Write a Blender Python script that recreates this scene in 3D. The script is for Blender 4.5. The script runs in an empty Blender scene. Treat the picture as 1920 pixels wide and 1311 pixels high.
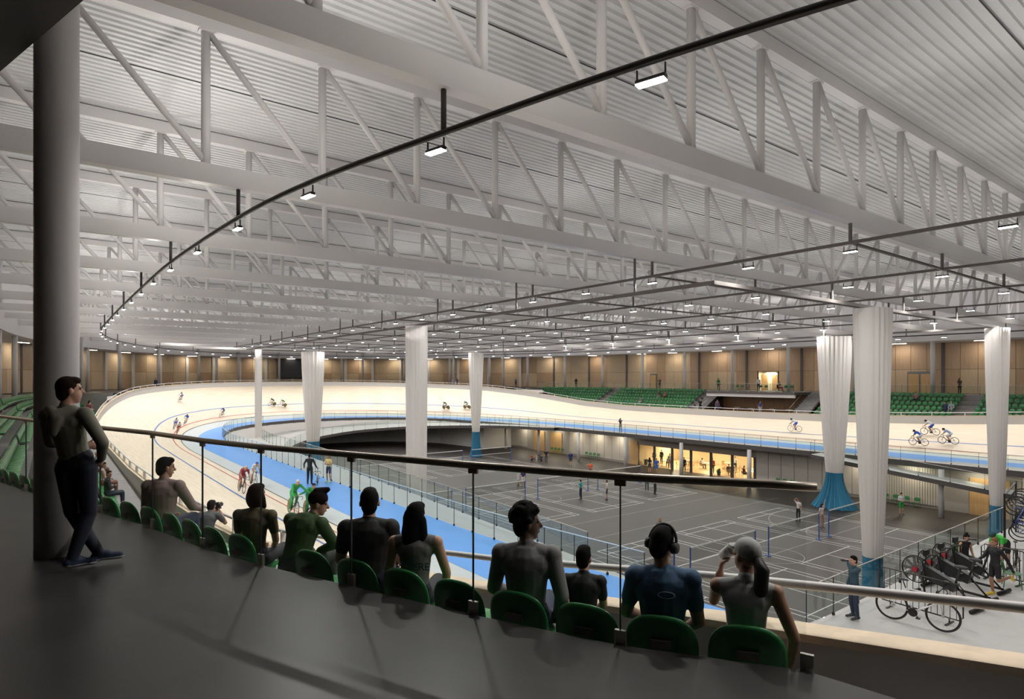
import bpy, math, random
import numpy as np
from mathutils import Vector, Matrix
random.seed(7)
S = bpy.context.scene
C = S.collection
R = math.radians
# ---------------------------------------------------------------- camera, world, exposure
# world x runs along the roof trusses, world y along the long side of the track, concourse floor at z = 0
cam = bpy.data.cameras.new('camera'); camo = bpy.data.objects.new('camera', cam); C.objects.link(camo)
camo.location = (0, 0, 1.75); camo.rotation_euler = (R(90), 0, -math.atan2(.603, .798))
cam.sensor_width = 36; cam.lens = 1145 / 1920 * 36; cam.shift_y = 53.5 / 1920; cam.clip_start = .05; cam.clip_end = 500
S.camera = camo
W = bpy.data.worlds.new('world'); S.world = W; W.use_nodes = True
W.node_tree.nodes['Background'].inputs[0].default_value = (.8, .82, .85, 1)
W.node_tree.nodes['Background'].inputs[1].default_value = .02
S.view_settings.view_transform = 'Standard'; S.view_settings.look = 'None'; S.view_settings.gamma = 1
S.view_settings.use_curve_mapping = False; S.view_settings.exposure = 0.0
S.cycles.use_adaptive_sampling = True; S.cycles.adaptive_threshold = .03; S.cycles.max_bounces = 6; S.cycles.diffuse_bounces = 4; S.cycles.glossy_bounces = 3; S.cycles.transmission_bounces = 4
S.cycles.transparent_max_bounces = 24; S.cycles.caustics_reflective = False; S.cycles.caustics_refractive = False
S.cycles.sample_clamp_indirect = 6
RING_W, GRID_W, SOFFIT_W, UNDER_W, CAFE_W, UP_FILL = 285, 112, 84, 66, 170, .66
# ---------------------------------------------------------------- materials
MT = {}
def M(name, rgb, rough=.5, metal=0., var=0., scale=3., stretch=None, bump=0., spec=.5, coat=0.):
    if name in MT: return MT[name]
    m = bpy.data.materials.new(name); m.use_nodes = True; nt = m.node_tree; b = nt.nodes['Principled BSDF']
    b.inputs['Base Color'].default_value = (*rgb, 1); b.inputs['Roughness'].default_value = rough
    b.inputs['Metallic'].default_value = metal; b.inputs['Specular IOR Level'].default_value = spec
    b.inputs['Coat Weight'].default_value = coat
    if var > 0 or bump > 0:
        tc = nt.nodes.new('ShaderNodeTexCoord'); mp = nt.nodes.new('ShaderNodeMapping'); nz = nt.nodes.new('ShaderNodeTexNoise')
        nz.inputs['Scale'].default_value = scale; nz.inputs['Detail'].default_value = 5
        if stretch: mp.inputs['Scale'].default_value = stretch
        nt.links.new(tc.outputs['Object'], mp.inputs[0]); nt.links.new(mp.outputs[0], nz.inputs['Vector'])
        if var > 0:
            rp = nt.nodes.new('ShaderNodeValToRGB')
            rp.color_ramp.elements[0].position = .3; rp.color_ramp.elements[1].position = .7
            rp.color_ramp.elements[0].color = (*[c * (1 - var) for c in rgb], 1)
            rp.color_ramp.elements[1].color = (*[min(1, c * (1 + var)) for c in rgb], 1)
            nt.links.new(nz.outputs['Fac'], rp.inputs[0]); nt.links.new(rp.outputs[0], b.inputs['Base Color'])
        if bump > 0:
            bp = nt.nodes.new('ShaderNodeBump'); bp.inputs['Strength'].default_value = bump; bp.inputs['Distance'].default_value = .01
            nt.links.new(nz.outputs['Fac'], bp.inputs['Height']); nt.links.new(bp.outputs[0], b.inputs['Normal'])
    MT[name] = m; return m
def glass_mat(name, tint, refl=.06):
    m = bpy.data.materials.new(name); m.use_nodes = True; nt = m.node_tree; nt.nodes.clear()
    o = nt.nodes.new('ShaderNodeOutputMaterial'); t = nt.nodes.new('ShaderNodeBsdfTransparent'); g = nt.nodes.new('ShaderNodeBsdfGlossy')
    mx = nt.nodes.new('ShaderNodeMixShader'); fr = nt.nodes.new('ShaderNodeLayerWeight'); fr.inputs[0].default_value = .25
    mu = nt.nodes.new('ShaderNodeMath'); mu.operation = 'MULTIPLY_ADD'; mu.inputs[1].default_value = refl * 1.5; mu.inputs[2].default_value = refl * .3
    mu.use_clamp = True
    t.inputs[0].default_value = (*tint, 1); g.inputs[0].default_value = (.9, .95, .93, 1); g.inputs['Roughness'].default_value = .02
    nt.links.new(fr.outputs[0], mu.inputs[0]); nt.links.new(mu.outputs[0], mx.inputs[0])
    nt.links.new(t.outputs[0], mx.inputs[1]); nt.links.new(g.outputs[0], mx.inputs[2]); nt.links.new(mx.outputs[0], o.inputs[0])
    MT[name] = m; return m
def emit_mat(name, rgb, s):
    m = bpy.data.materials.new(name); m.use_nodes = True; b = m.node_tree.nodes['Principled BSDF']
    b.inputs['Base Color'].default_value = (*rgb, 1); b.inputs['Emission Color'].default_value = (*rgb, 1)
    b.inputs['Emission Strength'].default_value = s; MT[name] = m; return m
def track_wood():
    m = bpy.data.materials.new('track_wood'); m.use_nodes = True; nt = m.node_tree; b = nt.nodes['Principled BSDF']
    uv = nt.nodes.new('ShaderNodeUVMap'); mp = nt.nodes.new('ShaderNodeMapping'); mp.inputs['Scale'].default_value = (.35, 9, 1)
    n1 = nt.nodes.new('ShaderNodeTexNoise'); n1.inputs['Scale'].default_value = 1.0; n1.inputs['Detail'].default_value = 6
    rp = nt.nodes.new('ShaderNodeValToRGB'); e = rp.color_ramp.elements
    e[0].position = .3; e[0].color = (.66, .55, .42, 1); e[1].position = .7; e[1].color = (.82, .73, .60, 1)
    nt.links.new(uv.outputs[0], mp.inputs[0]); nt.links.new(mp.outputs[0], n1.inputs['Vector'])
    nt.links.new(n1.outputs['Fac'], rp.inputs[0]); nt.links.new(rp.outputs[0], b.inputs['Base Color'])
    b.inputs['Roughness'].default_value = .42; MT['track_wood'] = m; return m
white = M('white_paint', (.74, .72, .71), .5, var=.03, scale=.6)
deckm = M('roof_deck_white', (.66, .66, .65), .55)
deckj = M('deck_joint_dark', (.05, .05, .05), .7)
colm = M('column_paint', (.62, .6, .59), .45)
dark = M('dark_metal', (.028, .025, .024), .4, .6)
rigm = M('rig_grey_metal', (.16, .145, .14), .45, .3)
bulk = M('bulkhead_white', (.68, .66, .68), .6, var=.02)
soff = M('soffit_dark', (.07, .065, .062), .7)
conc = M('polished_concrete', (.030, .028, .027), .38, var=.28, scale=1.6, bump=.04, spec=.32)
stepm = M('terrace_concrete', (.26, .25, .25), .7, var=.12, scale=2)
wallp = M('track_wall_grey', (.62, .6, .59), .5)
woodcap = M('track_cap_wood', (.68, .55, .40), .45, var=.12, scale=4, stretch=(1, 1, 8))
apron = M('apron_grey', (.50, .55, .58), .5, var=.03)
deckgrey = M('ramp_pale_grey', (.50, .495, .49), .55, var=.04)
bluef = M('blue_band_paint', (.075, .31, .80), .45, var=.04, scale=.8)
linek = M('line_black', (.02, .02, .02), .5); liner = M('line_red', (.55, .03, .03), .5); lineb = M('line_blue', (.05, .16, .48), .5)
sport = M('sports_floor', (.040, .034, .032), .5, var=.06, scale=.5)
sport2 = M('sports_floor_zone', (.064, .057, .054), .5)
linew = M('line_white', (.75, .75, .74), .5); linet = M('line_thin_grey', (.36, .34, .33), .5)
panelw = M('wood_panel', (.42, .29, .185), .5, var=.12, scale=2.2, stretch=(9, 9, .6))
panell = M('wood_panel_light', (.52, .40, .27), .5, var=.1, scale=2.2, stretch=(9, 9, .6))
panels_ = M('slat_panel_wood', (.44, .31, .21), .5, var=.16, scale=4, stretch=(14, 14, .2))
jointm = M('panel_joint_dark', (.03, .022, .018), .8)
lowwall = M('lower_wall_panel', (.50, .47, .43), .55, var=.03)
doorw = M('door_wood', (.50, .32, .15), .5, var=.1, scale=2, stretch=(8, 8, .5))
fascia = M('fascia_dark', (.075, .068, .066), .6)
steel = M('brushed_steel', (.55, .52, .48), .32, .9)
railm = M('handrail_bronze', (.36, .31, .26), .34, .7)
rubber = M('tyre_black', (.02, .02, .022), .6)
green = M('seat_green', (.025, .2, .055), .3, var=.03, coat=.3)
greenlt = M('seat_green_pale', (.05, .29, .085), .3, coat=.3)
chairg = M('chair_green', (.03, .16, .05), .4)
curt = M('curtain_white', (.82, .8, .78), .7); curb = M('curtain_blue', (.02, .155, .27), .8)
nt = curt.node_tree; _b = nt.nodes['Principled BSDF']; _b.inputs['Alpha'].default_value = .93
_t = nt.nodes.new('ShaderNodeBsdfTranslucent'); _t.inputs[0].default_value = (.85, .82, .8, 1); _x = nt.nodes.new('ShaderNodeMixShader'); _x.inputs[0].default_value = .45
nt.links.new(_b.outputs[0], _x.inputs[1]); nt.links.new(_t.outputs[0], _x.inputs[2]); nt.links.new(_x.outputs[0], nt.nodes['Material Output'].inputs[0])
glass = glass_mat('clear_glass', (.93, .96, .95), .05); glassn = glass_mat('concourse_glass', (.955, .97, .965), .035)
lampm = emit_mat('lamp_face', (1, .98, .94), 14); soffl = emit_mat('linear_lamp', (1, .93, .82), 9)
doorlit = M('lit_lobby_white', (.8, .74, .6), .6)
track_wood()
# ---------------------------------------------------------------- mesh helpers
class MB:
    def __init__(s): s.v = []; s.f = []; s.m = []; s.uv = None
    def add(s, v, f, m=0):
        o = len(s.v); s.v.extend([tuple(map(float, p)) for p in v]); s.f.extend([tuple(i + o for i in q) for q in f]); s.m.extend([m] * len(f)); return s
    def box(s, c, d, rz=0., m=0, M_=None):
        hx, hy, hz = d[0] / 2, d[1] / 2, d[2] / 2
        P = [Vector((x, y, z)) for z in (-hz, hz) for y in (-hy, hy) for x in (-hx, hx)]
        T = M_ if M_ is not None else Matrix.Rotation(rz, 4, 'Z')
        P = [(T @ p) + Vector(c) for p in P]
        return s.add(P, [(0, 2, 3, 1), (4, 5, 7, 6), (0, 1, 5, 4), (2, 6, 7, 3), (0, 4, 6, 2), (1, 3, 7, 5)], m)
    def cyl(s, p, q, r, r2=None, n=10, m=0, caps=True):
        p, q = Vector(p), Vector(q); r2 = r if r2 is None else r2; d = (q - p)
        if d.length < 1e-6: return s
        d.normalize(); u = d.orthogonal().normalized(); w = d.cross(u)
        V = [p + (u * math.cos(t) + w * math.sin(t)) * r for t in [2 * math.pi * i / n for i in range(n)]] + \
            [q + (u * math.cos(t) + w * math.sin(t)) * r2 for t in [2 * math.pi * i / n for i in range(n)]]
        F = [(i, (i + 1) % n, n + (i + 1) % n, n + i) for i in range(n)]
        if caps: F += [tuple(range(n - 1, -1, -1)), tuple(range(n, 2 * n))]
        return s.add(V, F, m)
    def tube(s, path, r, n=8, closed=False, m=0):
        P = [Vector(p) for p in path]; k = len(P); V = []
        for i, p in enumerate(P):
            a = P[i - 1] if (i > 0 or closed) else P[i]; b = P[(i + 1) % k] if (i < k - 1 or closed) else P[i]
            d = (b - a).normalized(); up = Vector((0, 0, 1)) if abs(d.z) < .95 else Vector((1, 0, 0))
            u = d.cross(up).normalized(); w = u.cross(d)
            rr = r[i] if isinstance(r, (list, tuple)) else r
            V += [p + (u * math.cos(t) + w * math.sin(t)) * rr for t in [2 * math.pi * j / n for j in range(n)]]
        F = []
        for i in range(k if closed else k - 1):
            for j in range(n):
                a0, a1 = i * n + j, i * n + (j + 1) % n; b0, b1 = ((i + 1) % k) * n + j, ((i + 1) % k) * n + (j + 1) % n
                F.append((a0, a1, b1, b0))
        if not closed: F += [tuple(range(n - 1, -1, -1)), tuple(range((k - 1) * n, k * n))]
        return s.add(V, F, m)
    def torus(s, c, R_, r, axis='X', n=28, k=8, m=0):
        P = []
        for i in range(n):
            t = 2 * math.pi * i / n; a, b = math.cos(t) * R_, math.sin(t) * R_
            P.append({'X': (c[0], c[1] + a, c[2] + b), 'Y': (c[0] + a, c[1], c[2] + b), 'Z': (c[0] + a, c[1] + b, c[2])}[axis])
        if axis == 'X' or axis == 'Y':   # tube() frame works except exactly vertical tangents, nudge
            V = []; 
            for i in range(n):
                t = 2 * math.pi * i / n; rad = Vector(P[i]) - Vector(c); rad.normalize()
                ax = Vector((1, 0, 0)) if axis == 'X' else Vector((0, 1, 0))
                V += [Vector(P[i]) + (rad * math.cos(q) + ax * math.sin(q)) * r for q in [2 * math.pi * j / k for j in range(k)]]
            F = [(i * k + j, i * k + (j + 1) % k, ((i + 1) % n) * k + (j + 1) % k, ((i + 1) % n) * k + j) for i in range(n) for j in range(k)]
            return s.add(V, F, m)
        return s.tube(P, r, k, True, m)
    def ball(s, c, rad, n=10, k=7, m=0, T=None):
        V = []; rad = (rad,) * 3 if isinstance(rad, (int, float)) else rad
        for i in range(k + 1):
            ph = math.pi * i / k
            for j in range(n):
                t = 2 * math.pi * j / n
                p = Vector((rad[0] * math.sin(ph) * math.cos(t), rad[1] * math.sin(ph) * math.sin(t), rad[2] * math.cos(ph)))
                V.append((T @ p if T else p) + Vector(c))
        F = [(i * n + j, (i + 1) * n + j, (i + 1) * n + (j + 1) % n, i * n + (j + 1) % n) for i in range(k) for j in range(n)]
        return s.add(V, F, m)
    def loft(s, rows, closed=False, m=0):
        k = len(rows[0]); V = [p for r in rows for p in r]; F = []
        for i in range(len(rows) - 1):
            for j in range(k if closed else k - 1):
                F.append((i * k + j, i * k + (j + 1) % k, (i + 1) * k + (j + 1) % k, (i + 1) * k + j))
        return s.add(V, F, m)
    def prism(s, poly, z0, z1, m=0):
        n = len(poly); V = [(p[0], p[1], z0) for p in poly] + [(p[0], p[1], z1) for p in poly]
        return s.add(V, [tuple(range(n - 1, -1, -1)), tuple(range(n, 2 * n))] + [(i, (i + 1) % n, n + (i + 1) % n, n + i) for i in range(n)], m)
    def mesh(s, name, mats, smooth=False):
        me = bpy.data.meshes.new(name); me.from_pydata(s.v, [], s.f)
        for x in (mats if isinstance(mats, (list, tuple)) else [mats]): me.materials.append(x)
        if any(s.m): me.polygons.foreach_set('material_index', s.m)
        if smooth: me.polygons.foreach_set('use_smooth', [True] * len(s.f))
        me.update(); return me
    def build(s, name, mats, parent=None, smooth=False, loc=None, rz=0):
        return put(name, s.mesh(name, mats, smooth), parent, loc, rz)
def put(name, me, parent=None, loc=None, rz=0, rot=None):
    o = bpy.data.objects.new(name, me); C.objects.link(o)
    if parent: o.parent = parent
    if loc is not None: o.location = loc
    o.rotation_euler = rot if rot is not None else (0, 0, rz)
    return o
def tag(o, label, cat, group=None):
    o['label'] = label; o['category'] = cat
    if group: o['group'] = group
    return o
def thing(name, label, cat, loc=(0, 0, 0), rz=0, group=None):
    return tag(put(name, None, None, loc, rz), label, cat, group)
def struct(o): o['kind'] = 'structure'; return o
def copy_tree(o, parent=None):
    c = o.copy(); C.objects.link(c); c.parent = parent
    for ch in list(o.children): copy_tree(ch, c)
    return c
def proj(a, b, z):
    X = .798 * a - .603 * b; Y = .603 * a + .798 * b
    return (960 + 1145 * X / Y, 709 - 1145 * (z - 1.75) / Y, Y) if Y > .3 else (-9999, -9999, Y)
def at(x, y, z):
    Y = 1145 * (z - 1.75) / (709 - y); X = (x - 960) / 1145 * Y
    return (.798 * X + .603 * Y, -.603 * X + .798 * Y, z)
def in_view(a, b, z, m=160):
    x, y, Y = proj(a, b, z); return Y > .3 and -m < x < 1920 + m and -m < y < 1311 + m
def area(parent, loc, w, power, col=(1, .97, .92), size=.5, size_y=None, rot=(0, 0, 0), spread=180):
    l = bpy.data.lights.new('lamp_or_fill_light', 'AREA'); l.energy = power; l.color = col; l.size = size; l.spread = R(spread)
    if size_y: l.shape = 'RECTANGLE'; l.size_y = size_y
    o = bpy.data.objects.new('lamp_or_fill_light', l); C.objects.link(o); o.parent = parent; o.location = loc; o.rotation_euler = rot
    return o
# ---------------------------------------------------------------- plan curves of the velodrome
A0, HA, HB, B1, B0 = 36.3, 26.0, 51.6, 60.0, 18.0
def ring(off, hb=HB, ha=HA, a0=A0):
    P = [(a0 - ha - off, B0 + (B1 - B0) * i / 20) for i in range(20)]
    P += [(a0 + (ha + off) * math.cos(t), B1 + (hb + off) * math.sin(t)) for t in np.linspace(math.pi, 0, 97)[:-1]]
    P += [(a0 + ha + off, B1 + (B0 - B1) * i / 20) for i in range(20)]
    P += [(a0 + (ha + off) * math.cos(t), B0 + (hb + off) * math.sin(t)) for t in np.linspace(0, -math.pi, 73)[:-1]]
    return P
ZB = [-40, -30, -12, -4, 1, 2.3, 4.4, 6.4, 12, 16, 23, 33, 44, 56, 64, 72, 76, 85, 92, 97, 106, 113, 119]
ZW = [1.05, 1.0, .85, .6, .2, .02, -.33, -.6, -1.35, -1.6, -2.0, -2.35, -2.45, -2.42, -2.35, -1.95, -1.5, -.5, .15, .4, .72, .95, 1.06]
def zw(b): return float(np.interp(b, ZB, ZW))
ZA, ZF = -4.9, -9.0            # flat apron inside the track, sports floor
BK = ring(0); N = len(BK)
def hit(p, q, poly):           # first crossing of the segment p -> q with a polygon
    best = None
    for i in range(len(poly)):
        a, b = poly[i], poly[(i + 1) % len(poly)]
        dx, dy = q[0] - p[0], q[1] - p[1]; ex, ey = b[0] - a[0], b[1] - a[1]; den = dx * ey - dy * ex
        if abs(den) < 1e-9: continue
        t = ((a[0] - p[0]) * ey - (a[1] - p[1]) * ex) / den; u = ((a[0] - p[0]) * dy - (a[1] - p[1]) * dx) / den
        if 0 <= t <= 1 and -1e-6 <= u <= 1 + 1e-6 and (best is None or t < best): best = t
    return None if best is None else (p[0] + (q[0] - p[0]) * best, p[1] + (q[1] - p[1]) * best)
HOLE = [(15.6, 8.3), (15.2, 13), (14.8, 17.5), (14.55, 22), (14.55, 64), (14.9, 70), (15.8, 76), (17.4, 82), (19.6, 87.5), (22.3, 91.5), (26, 95), (30.5, 97.8), (35, 98.6),
        (40, 98), (45, 95.8), (49, 92), (51.3, 87.5), (52.9, 77), (54, 68.5), (54.8, 60), (55.1, 45), (55.2, 20), (55.2, 8.3)]
SP = [(A0, min(max(p[1], 26), 70)) for p in BK]
HO = [hit(BK[i], SP[i], HOLE) or HOLE[0] for i in range(N)]
BO = ring(-1.7, hb=45, ha=26, a0=35.8)
BI = []
for i in range(N):
    h, o = HO[i], BO[i]; d = math.dist(h, o)
    if BK[i][0] > 45 and B0 <= BK[i][1] < 66: h = (56.4, BO[i][1])
    elif d > 5.2: h = tuple(o[k] + (h[k] - o[k]) * 3.1 / d for k in (0, 1))
    BI.append(h)
# ---------------------------------------------------------------- track
OFFO = 7.3
OUT = ring(OFFO)
def row(t): return [(BK[i][0] + (OUT[i][0] - BK[i][0]) * t, BK[i][1] + (OUT[i][1] - BK[i][1]) * t, ZA + (zw(OUT[i][1]) - .8 - ZA) * t) for i in range(N)]
def lifted(rw, dz=.012): return [(p[0], p[1], p[2] + dz) for p in rw]
m = MB(); ts = [0, .12, .25, .4, .55, .7, .85, 1.0]; m.loft([row(t) for t in ts], True)
trk = m.build('track_surface', MT['track_wood'], smooth=True); struct(trk)
uvl = trk.data.uv_layers.new(name='UVMap'); cum = np.concatenate([[0], np.cumsum([math.dist(BK[i], BK[(i + 1) % N]) for i in range(N)])])
for poly in trk.data.polygons:
    i = poly.index; r_, j = divmod(i, N)
    for li, (uu, vv) in zip(poly.loop_indices, ((cum[j], ts[r_]), (cum[j + 1], ts[r_]), (cum[j + 1], ts[r_ + 1]), (cum[j], ts[r_ + 1]))): uvl.data[li].uv = (uu, vv * 7.1)
def stripe(name, t0, t1, mat): struct(MB().loft([lifted(row(t0)), lifted(row(t1))], True).build(name, mat, trk))
stripe('sprinter_line', .105, .117, liner); stripe('measurement_line', .0, .012, linek); stripe('stayer_line', .345, .362, lineb)
m = MB(); m.loft([[(p[0], p[1], ZA) for p in HO], [(p[0], p[1], ZA) for p in BK]], True)
apr = struct(m.build('floor_apron', apron))
def blend(P, Q, t): return [(P[i][0] + (Q[i][0] - P[i][0]) * t, P[i][1] + (Q[i][1] - P[i][1]) * t, ZA + .008) for i in range(N)]
struct(MB().loft([blend(BI, BO, 0), blend(BI, BO, 1)], True).build('blue_band', bluef, apr))
# the grey inner strip on the infield side of the blue band and the infield platform
m = MB(); m.loft([[(p[0], p[1], ZA + .004) for p in HO], [(p[0], p[1], ZA + .004) for p in BI]], True); struct(m.build('inner_strip', deckgrey, apr))
m = MB(); m.loft([[(p[0], p[1], ZA - .45) for p in HO], [(p[0], p[1], ZA - .001) for p in HO]], True); struct(m.build('apron_fascia', fascia, apr))
m = MB(); inn, ot = ring(-.4), HO; m.loft([[(p[0], p[1], ZA - .45) for p in ring(3)], [(p[0], p[1], ZA - .45) for p in HO]], True); struct(m.build('apron_soffit', lowwall, apr))
# outer wall of the track with its timber cap
wi, wo = ring(OFFO), ring(OFFO + .16)
base = [-3.0 if 8 < OUT[i][1] < 80 else (-3.0 if OUT[i][1] <= 8 else -.3) for i in range(N)]
m = MB(); m.loft([[(p[0], p[1], zw(p[1]) - .8) for p in wi], [(p[0], p[1], zw(p[1]) - .03) for p in wi]], True)
m.loft([[(p[0], p[1], zw(p[1]) - .03) for p in wo], [(wo[i][0], wo[i][1], base[i]) for i in range(N)]], True, m=0)
tw = struct(m.build('wall_track', wallp, smooth=True))
c0, c1 = ring(OFFO - .05), ring(OFFO + .22)
m = MB(); za = [zw(p[1]) for p in wi]
cr = lambda P, dz: [(P[i][0], P[i][1], za[i] + dz) for i in range(N)]
m.loft([cr(c0, -.04), cr(c0, 0), cr(ring(OFFO + .08), .0), cr(ring(OFFO + .085), .012), cr(c1, .012), cr(c1, -.04), cr(c0, -.04)], True)
struct(m.build('track_wall_cap', woodcap, tw))
rl = thing('track_railing', 'white tubular railing on the timber cap of the banked track', 'railing')
rr = ring(OFFO + .09)
MB().tube([(p[0], p[1], zw(p[1]) + .3) for p in rr], .032, 8, True).build('rail', white, rl, True)
pm = MB().box((0, 0, .15), (.05, .1, .3)).mesh('post', white); acc = 1.2
for i in range(N):
    p, q = rr[i], rr[(i + 1) % N]; d = math.dist(p, q)
    while acc < d:
        t = acc / d; x, y = p[0] + (q[0] - p[0]) * t, p[1] + (q[1] - p[1]) * t
        if in_view(x, y, zw(y) + .2, 60): put('post', pm, rl, (x, y, zw(y) + .005), math.atan2(q[1] - p[1], q[0] - p[0]))
        acc += 2.75
    acc -= d
# ---------------------------------------------------------------- sports floor, ramps, lower walls
struct(MB().prism([(10, -6), (64, -6), (64, 104), (10, 104)], ZF - .3, ZF).build('floor_sports', sport))
floor2 = bpy.data.objects['floor_sports']
def ribbon(spine, w, name, th=.4, mats=None, parent=None):
    L, Rr = [], []
    for i, p in enumerate(spine):
        a = spine[max(i - 1, 0)]; b = spine[min(i + 1, len(spine) - 1)]; d = Vector((b[0] - a[0], b[1] - a[1], 0)).normalized(); n = Vector((-d.y, d.x, 0))
        ww = w[i] if isinstance(w, (list, tuple)) else w
        L.append((p[0] + n.x * ww / 2, p[1] + n.y * ww / 2, p[2])); Rr.append((p[0] - n.x * ww / 2, p[1] - n.y * ww / 2, p[2]))
    lo = lambda P: [(p[0], p[1], p[2] - th) for p in P]
    m = MB(); m.loft([Rr, L]); m.loft([L, lo(L)], m=1); m.loft([lo(Rr), Rr], m=1); m.loft([lo(L), lo(Rr)], m=1)
    o = struct(m.build(name, [deckgrey, fascia], parent)); return o, L, Rr
def smooth_path(P, n=6):
    P = np.array(P, float); k = len(P); t = np.arange(k); tt = np.linspace(0, k - 1, (k - 1) * n + 1); out = []
    for x in tt:
        i = min(int(x), k - 2); f = x - i; p0, p1, p2, p3 = P[max(i - 1, 0)], P[i], P[i + 1], P[min(i + 2, k - 1)]
        out.append(tuple(.5 * (2 * p1 + (p2 - p0) * f + (2 * p0 - 5 * p1 + 4 * p2 - p3) * f * f + (3 * p1 - p0 - 3 * p2 + p3) * f ** 3)))
    return out
endramp, eL, eR = ribbon(smooth_path([(54.2, 62, -4.92), (52.8, 70, -5.0), (50.2, 78.5, -5.3), (45.5, 86, -5.65), (39.5, 90, -6.05), (33.5, 90.8, -6.45), (27.2, 88, -6.9), (22.4, 82, -7.4), (19.6, 74, -8), (18.6, 64, -8.6), (18.4, 55, -8.99)]),
                         [.6, 1.2] + [2 + 3.6 * min(1, i / 12) - 2.2 * max(0, (i - 34) / 25) for i in range(59)], 'ramp_end')
eR2 = []
for p_, q_ in zip(eL, eR):
    m_ = Vector(((p_[0] + q_[0]) / 2, (p_[1] + q_[1]) / 2, p_[2])); d_ = Vector((q_[0], q_[1], q_[2])) - m_; d_.normalize(); h_ = hit((m_.x, m_.y), (m_.x + d_.x * 12, m_.y + d_.y * 12), HOLE)
    eR2.append((h_[0] - d_.x * .02, h_[1] - d_.y * .02, p_[2]) if h_ else q_)
rm = MB(); lo_ = lambda P: [(p[0], p[1], p[2] - .4) for p in P]; rm.loft([eR2, eL]); rm.loft([eL, lo_(eL)], m=1); rm.loft([lo_(eR2), eR2], m=1); rm.loft([lo_(eL), lo_(eR2)], m=1)
endramp.data = rm.mesh('ramp_end', [deckgrey, fascia])
def ramp_z(x, y): return min(eL, key=lambda p: (p[0] - x) ** 2 + (p[1] - y) ** 2)[2]
nledge, nL, nR = ribbon(smooth_path([(15.2, 13, -4.93), (15.3, 18, -4.93), (15.4, 24, -4.94), (15.75, 34, -4.95), (16.1, 50, -4.96), (16.3, 64, -4.97), (17.2, 72, -4.97)]),
                        [.1 + 3.3 * min(1, i / 30) ** .8 for i in range(37)], 'ramp_near')
framp, fL, fR = ribbon([(54.3, 27, -4.95), (54.3, 22, -5.45), (54.3, 17, -5.95), (54.3, 11, -6.55), (54.3, 6, -7.05)], 2.0, 'ramp_far', .35)
# wall under the curved end of the apron, then the long lower wall with its panels
hw = HOLE[6:18]
m = MB(); m.loft([[(p[0], p[1], ZA - .4) for p in hw], [(p[0], p[1], ZF) for p in hw]]); m.box((55.6, 77.1, -7.2), (5.6, .2, 4.1)); struct(m.build('wall_hole_end', M('end_wall_pale', (.78, .76, .74), .6)))
LW = 58.0
lw = struct(MB().box((LW + .2, 40, (ZA + ZF) / 2 - .2), (.3, 76, 4.1)).build('wall_lower', M('lower_wall_back', (.33, .31, .29), .6)))
cafe0, cafe1 = 35.2, 51.0
lw.data.clear_geometry(); mm = MB(); mm.box((LW + .2, (cafe1 + 78) / 2, -7.2), (.3, 78 - cafe1, 4.1)); mm.box((LW + .2, (cafe0 + 2) / 2, -7.2), (.3, cafe0 - 2, 4.1)); mm.box((LW + .2, (cafe0 + cafe1) / 2, -5.85), (.3, cafe1 - cafe0, 1.3))
lw.data.from_pydata(mm.v, [], mm.f)
pmesh = {}
def lower_panel(b0, b1, z0=-8.75, z1=-5.75, mat=lowwall):
    k = (round(b1 - b0, 2), round(z1 - z0, 2), mat.name)
    if k not in pmesh: pmesh[k] = MB().box((0, 0, 0), (.05, k[0] - .035, k[1])).mesh('panel', mat)
    return put('panel', pmesh[k], lw, (LW + .02, (b0 + b1) / 2, (z0 + z1) / 2))
skip = [(64.6, 71.8), (13.6, 17.8)]
b = 4.0
while b < 76:
    if not (cafe0 - 1.1 < b < cafe1 + .9) and not any(s0 - 1.3 < b < s1 for s0, s1 in skip):
        if 17.8 < b < 23.6:
            for k in range(7): lower_panel(b + k * .19, b + (k + 1) * .19)
        else: lower_panel(b, b + 1.33)
    b += 1.35
dm = MB().box((0, 0, 0), (.07, 1.25, 2.9)).mesh('door_leaf', doorw)
for k, bb in enumerate((65.6, 69.4)):
    for s_ in (0, 1): 
        d = put('door_leaf', dm, lw, (LW - .02, bb + s_ * 1.28, -7.55))
for k in range(2): put('door_leaf', dm, lw, (LW - .02, 14.8 + k * 1.28, -7.55))
put('door_leaf', dm, lw, (LW - .02, cafe1 + .6, -7.55))
cm = MB().cyl((0, 0, ZF), (0, 0, ZA - .4), .2, n=14).mesh('column', colm, True)
for bb in (9.5, 17.6, 25.7, 33.8, 41.9, 50.0, 58.1, 66.2, 74):
    tag(put('column', cm, None, (54.75, bb, 0)), 'slim grey round column carrying the track apron above the sports floor', 'column', 'columns at the edge of the sports floor')
# ---------------------------------------------------------------- sports court markings and nets
def seg(mb, x0, y0, x1, y1, w=.05, z=ZF + .006):
    d = Vector((x1 - x0, y1 - y0, 0)); n = Vector((-d.y, d.x, 0)).normalized() * w / 2; d = d.normalized() * w / 2
    mb.add([(x0 - n.x - d.x, y0 - n.y - d.y, z), (x1 - n.x + d.x, y1 - n.y + d.y, z), (x1 + n.x + d.x, y1 + n.y + d.y, z), (x0 + n.x - d.x, y0 + n.y - d.y, z)], [(0, 1, 2, 3)])
def arc(mb, cx, cy, r, t0, t1, w=.04, n=40, z=ZF + .005):
    T = np.linspace(t0, t1, n); mb.loft([[(cx + (r - w / 2) * math.cos(t), cy + (r - w / 2) * math.sin(t), z) for t in T], [(cx + (r + w / 2) * math.cos(t), cy + (r + w / 2) * math.sin(t), z) for t in T]])
CA, CB = (22.6, 30.1, 37.7, 45.2), (20.1, 42.0, 64.1)
lines, thin = MB(), MB()
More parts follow.
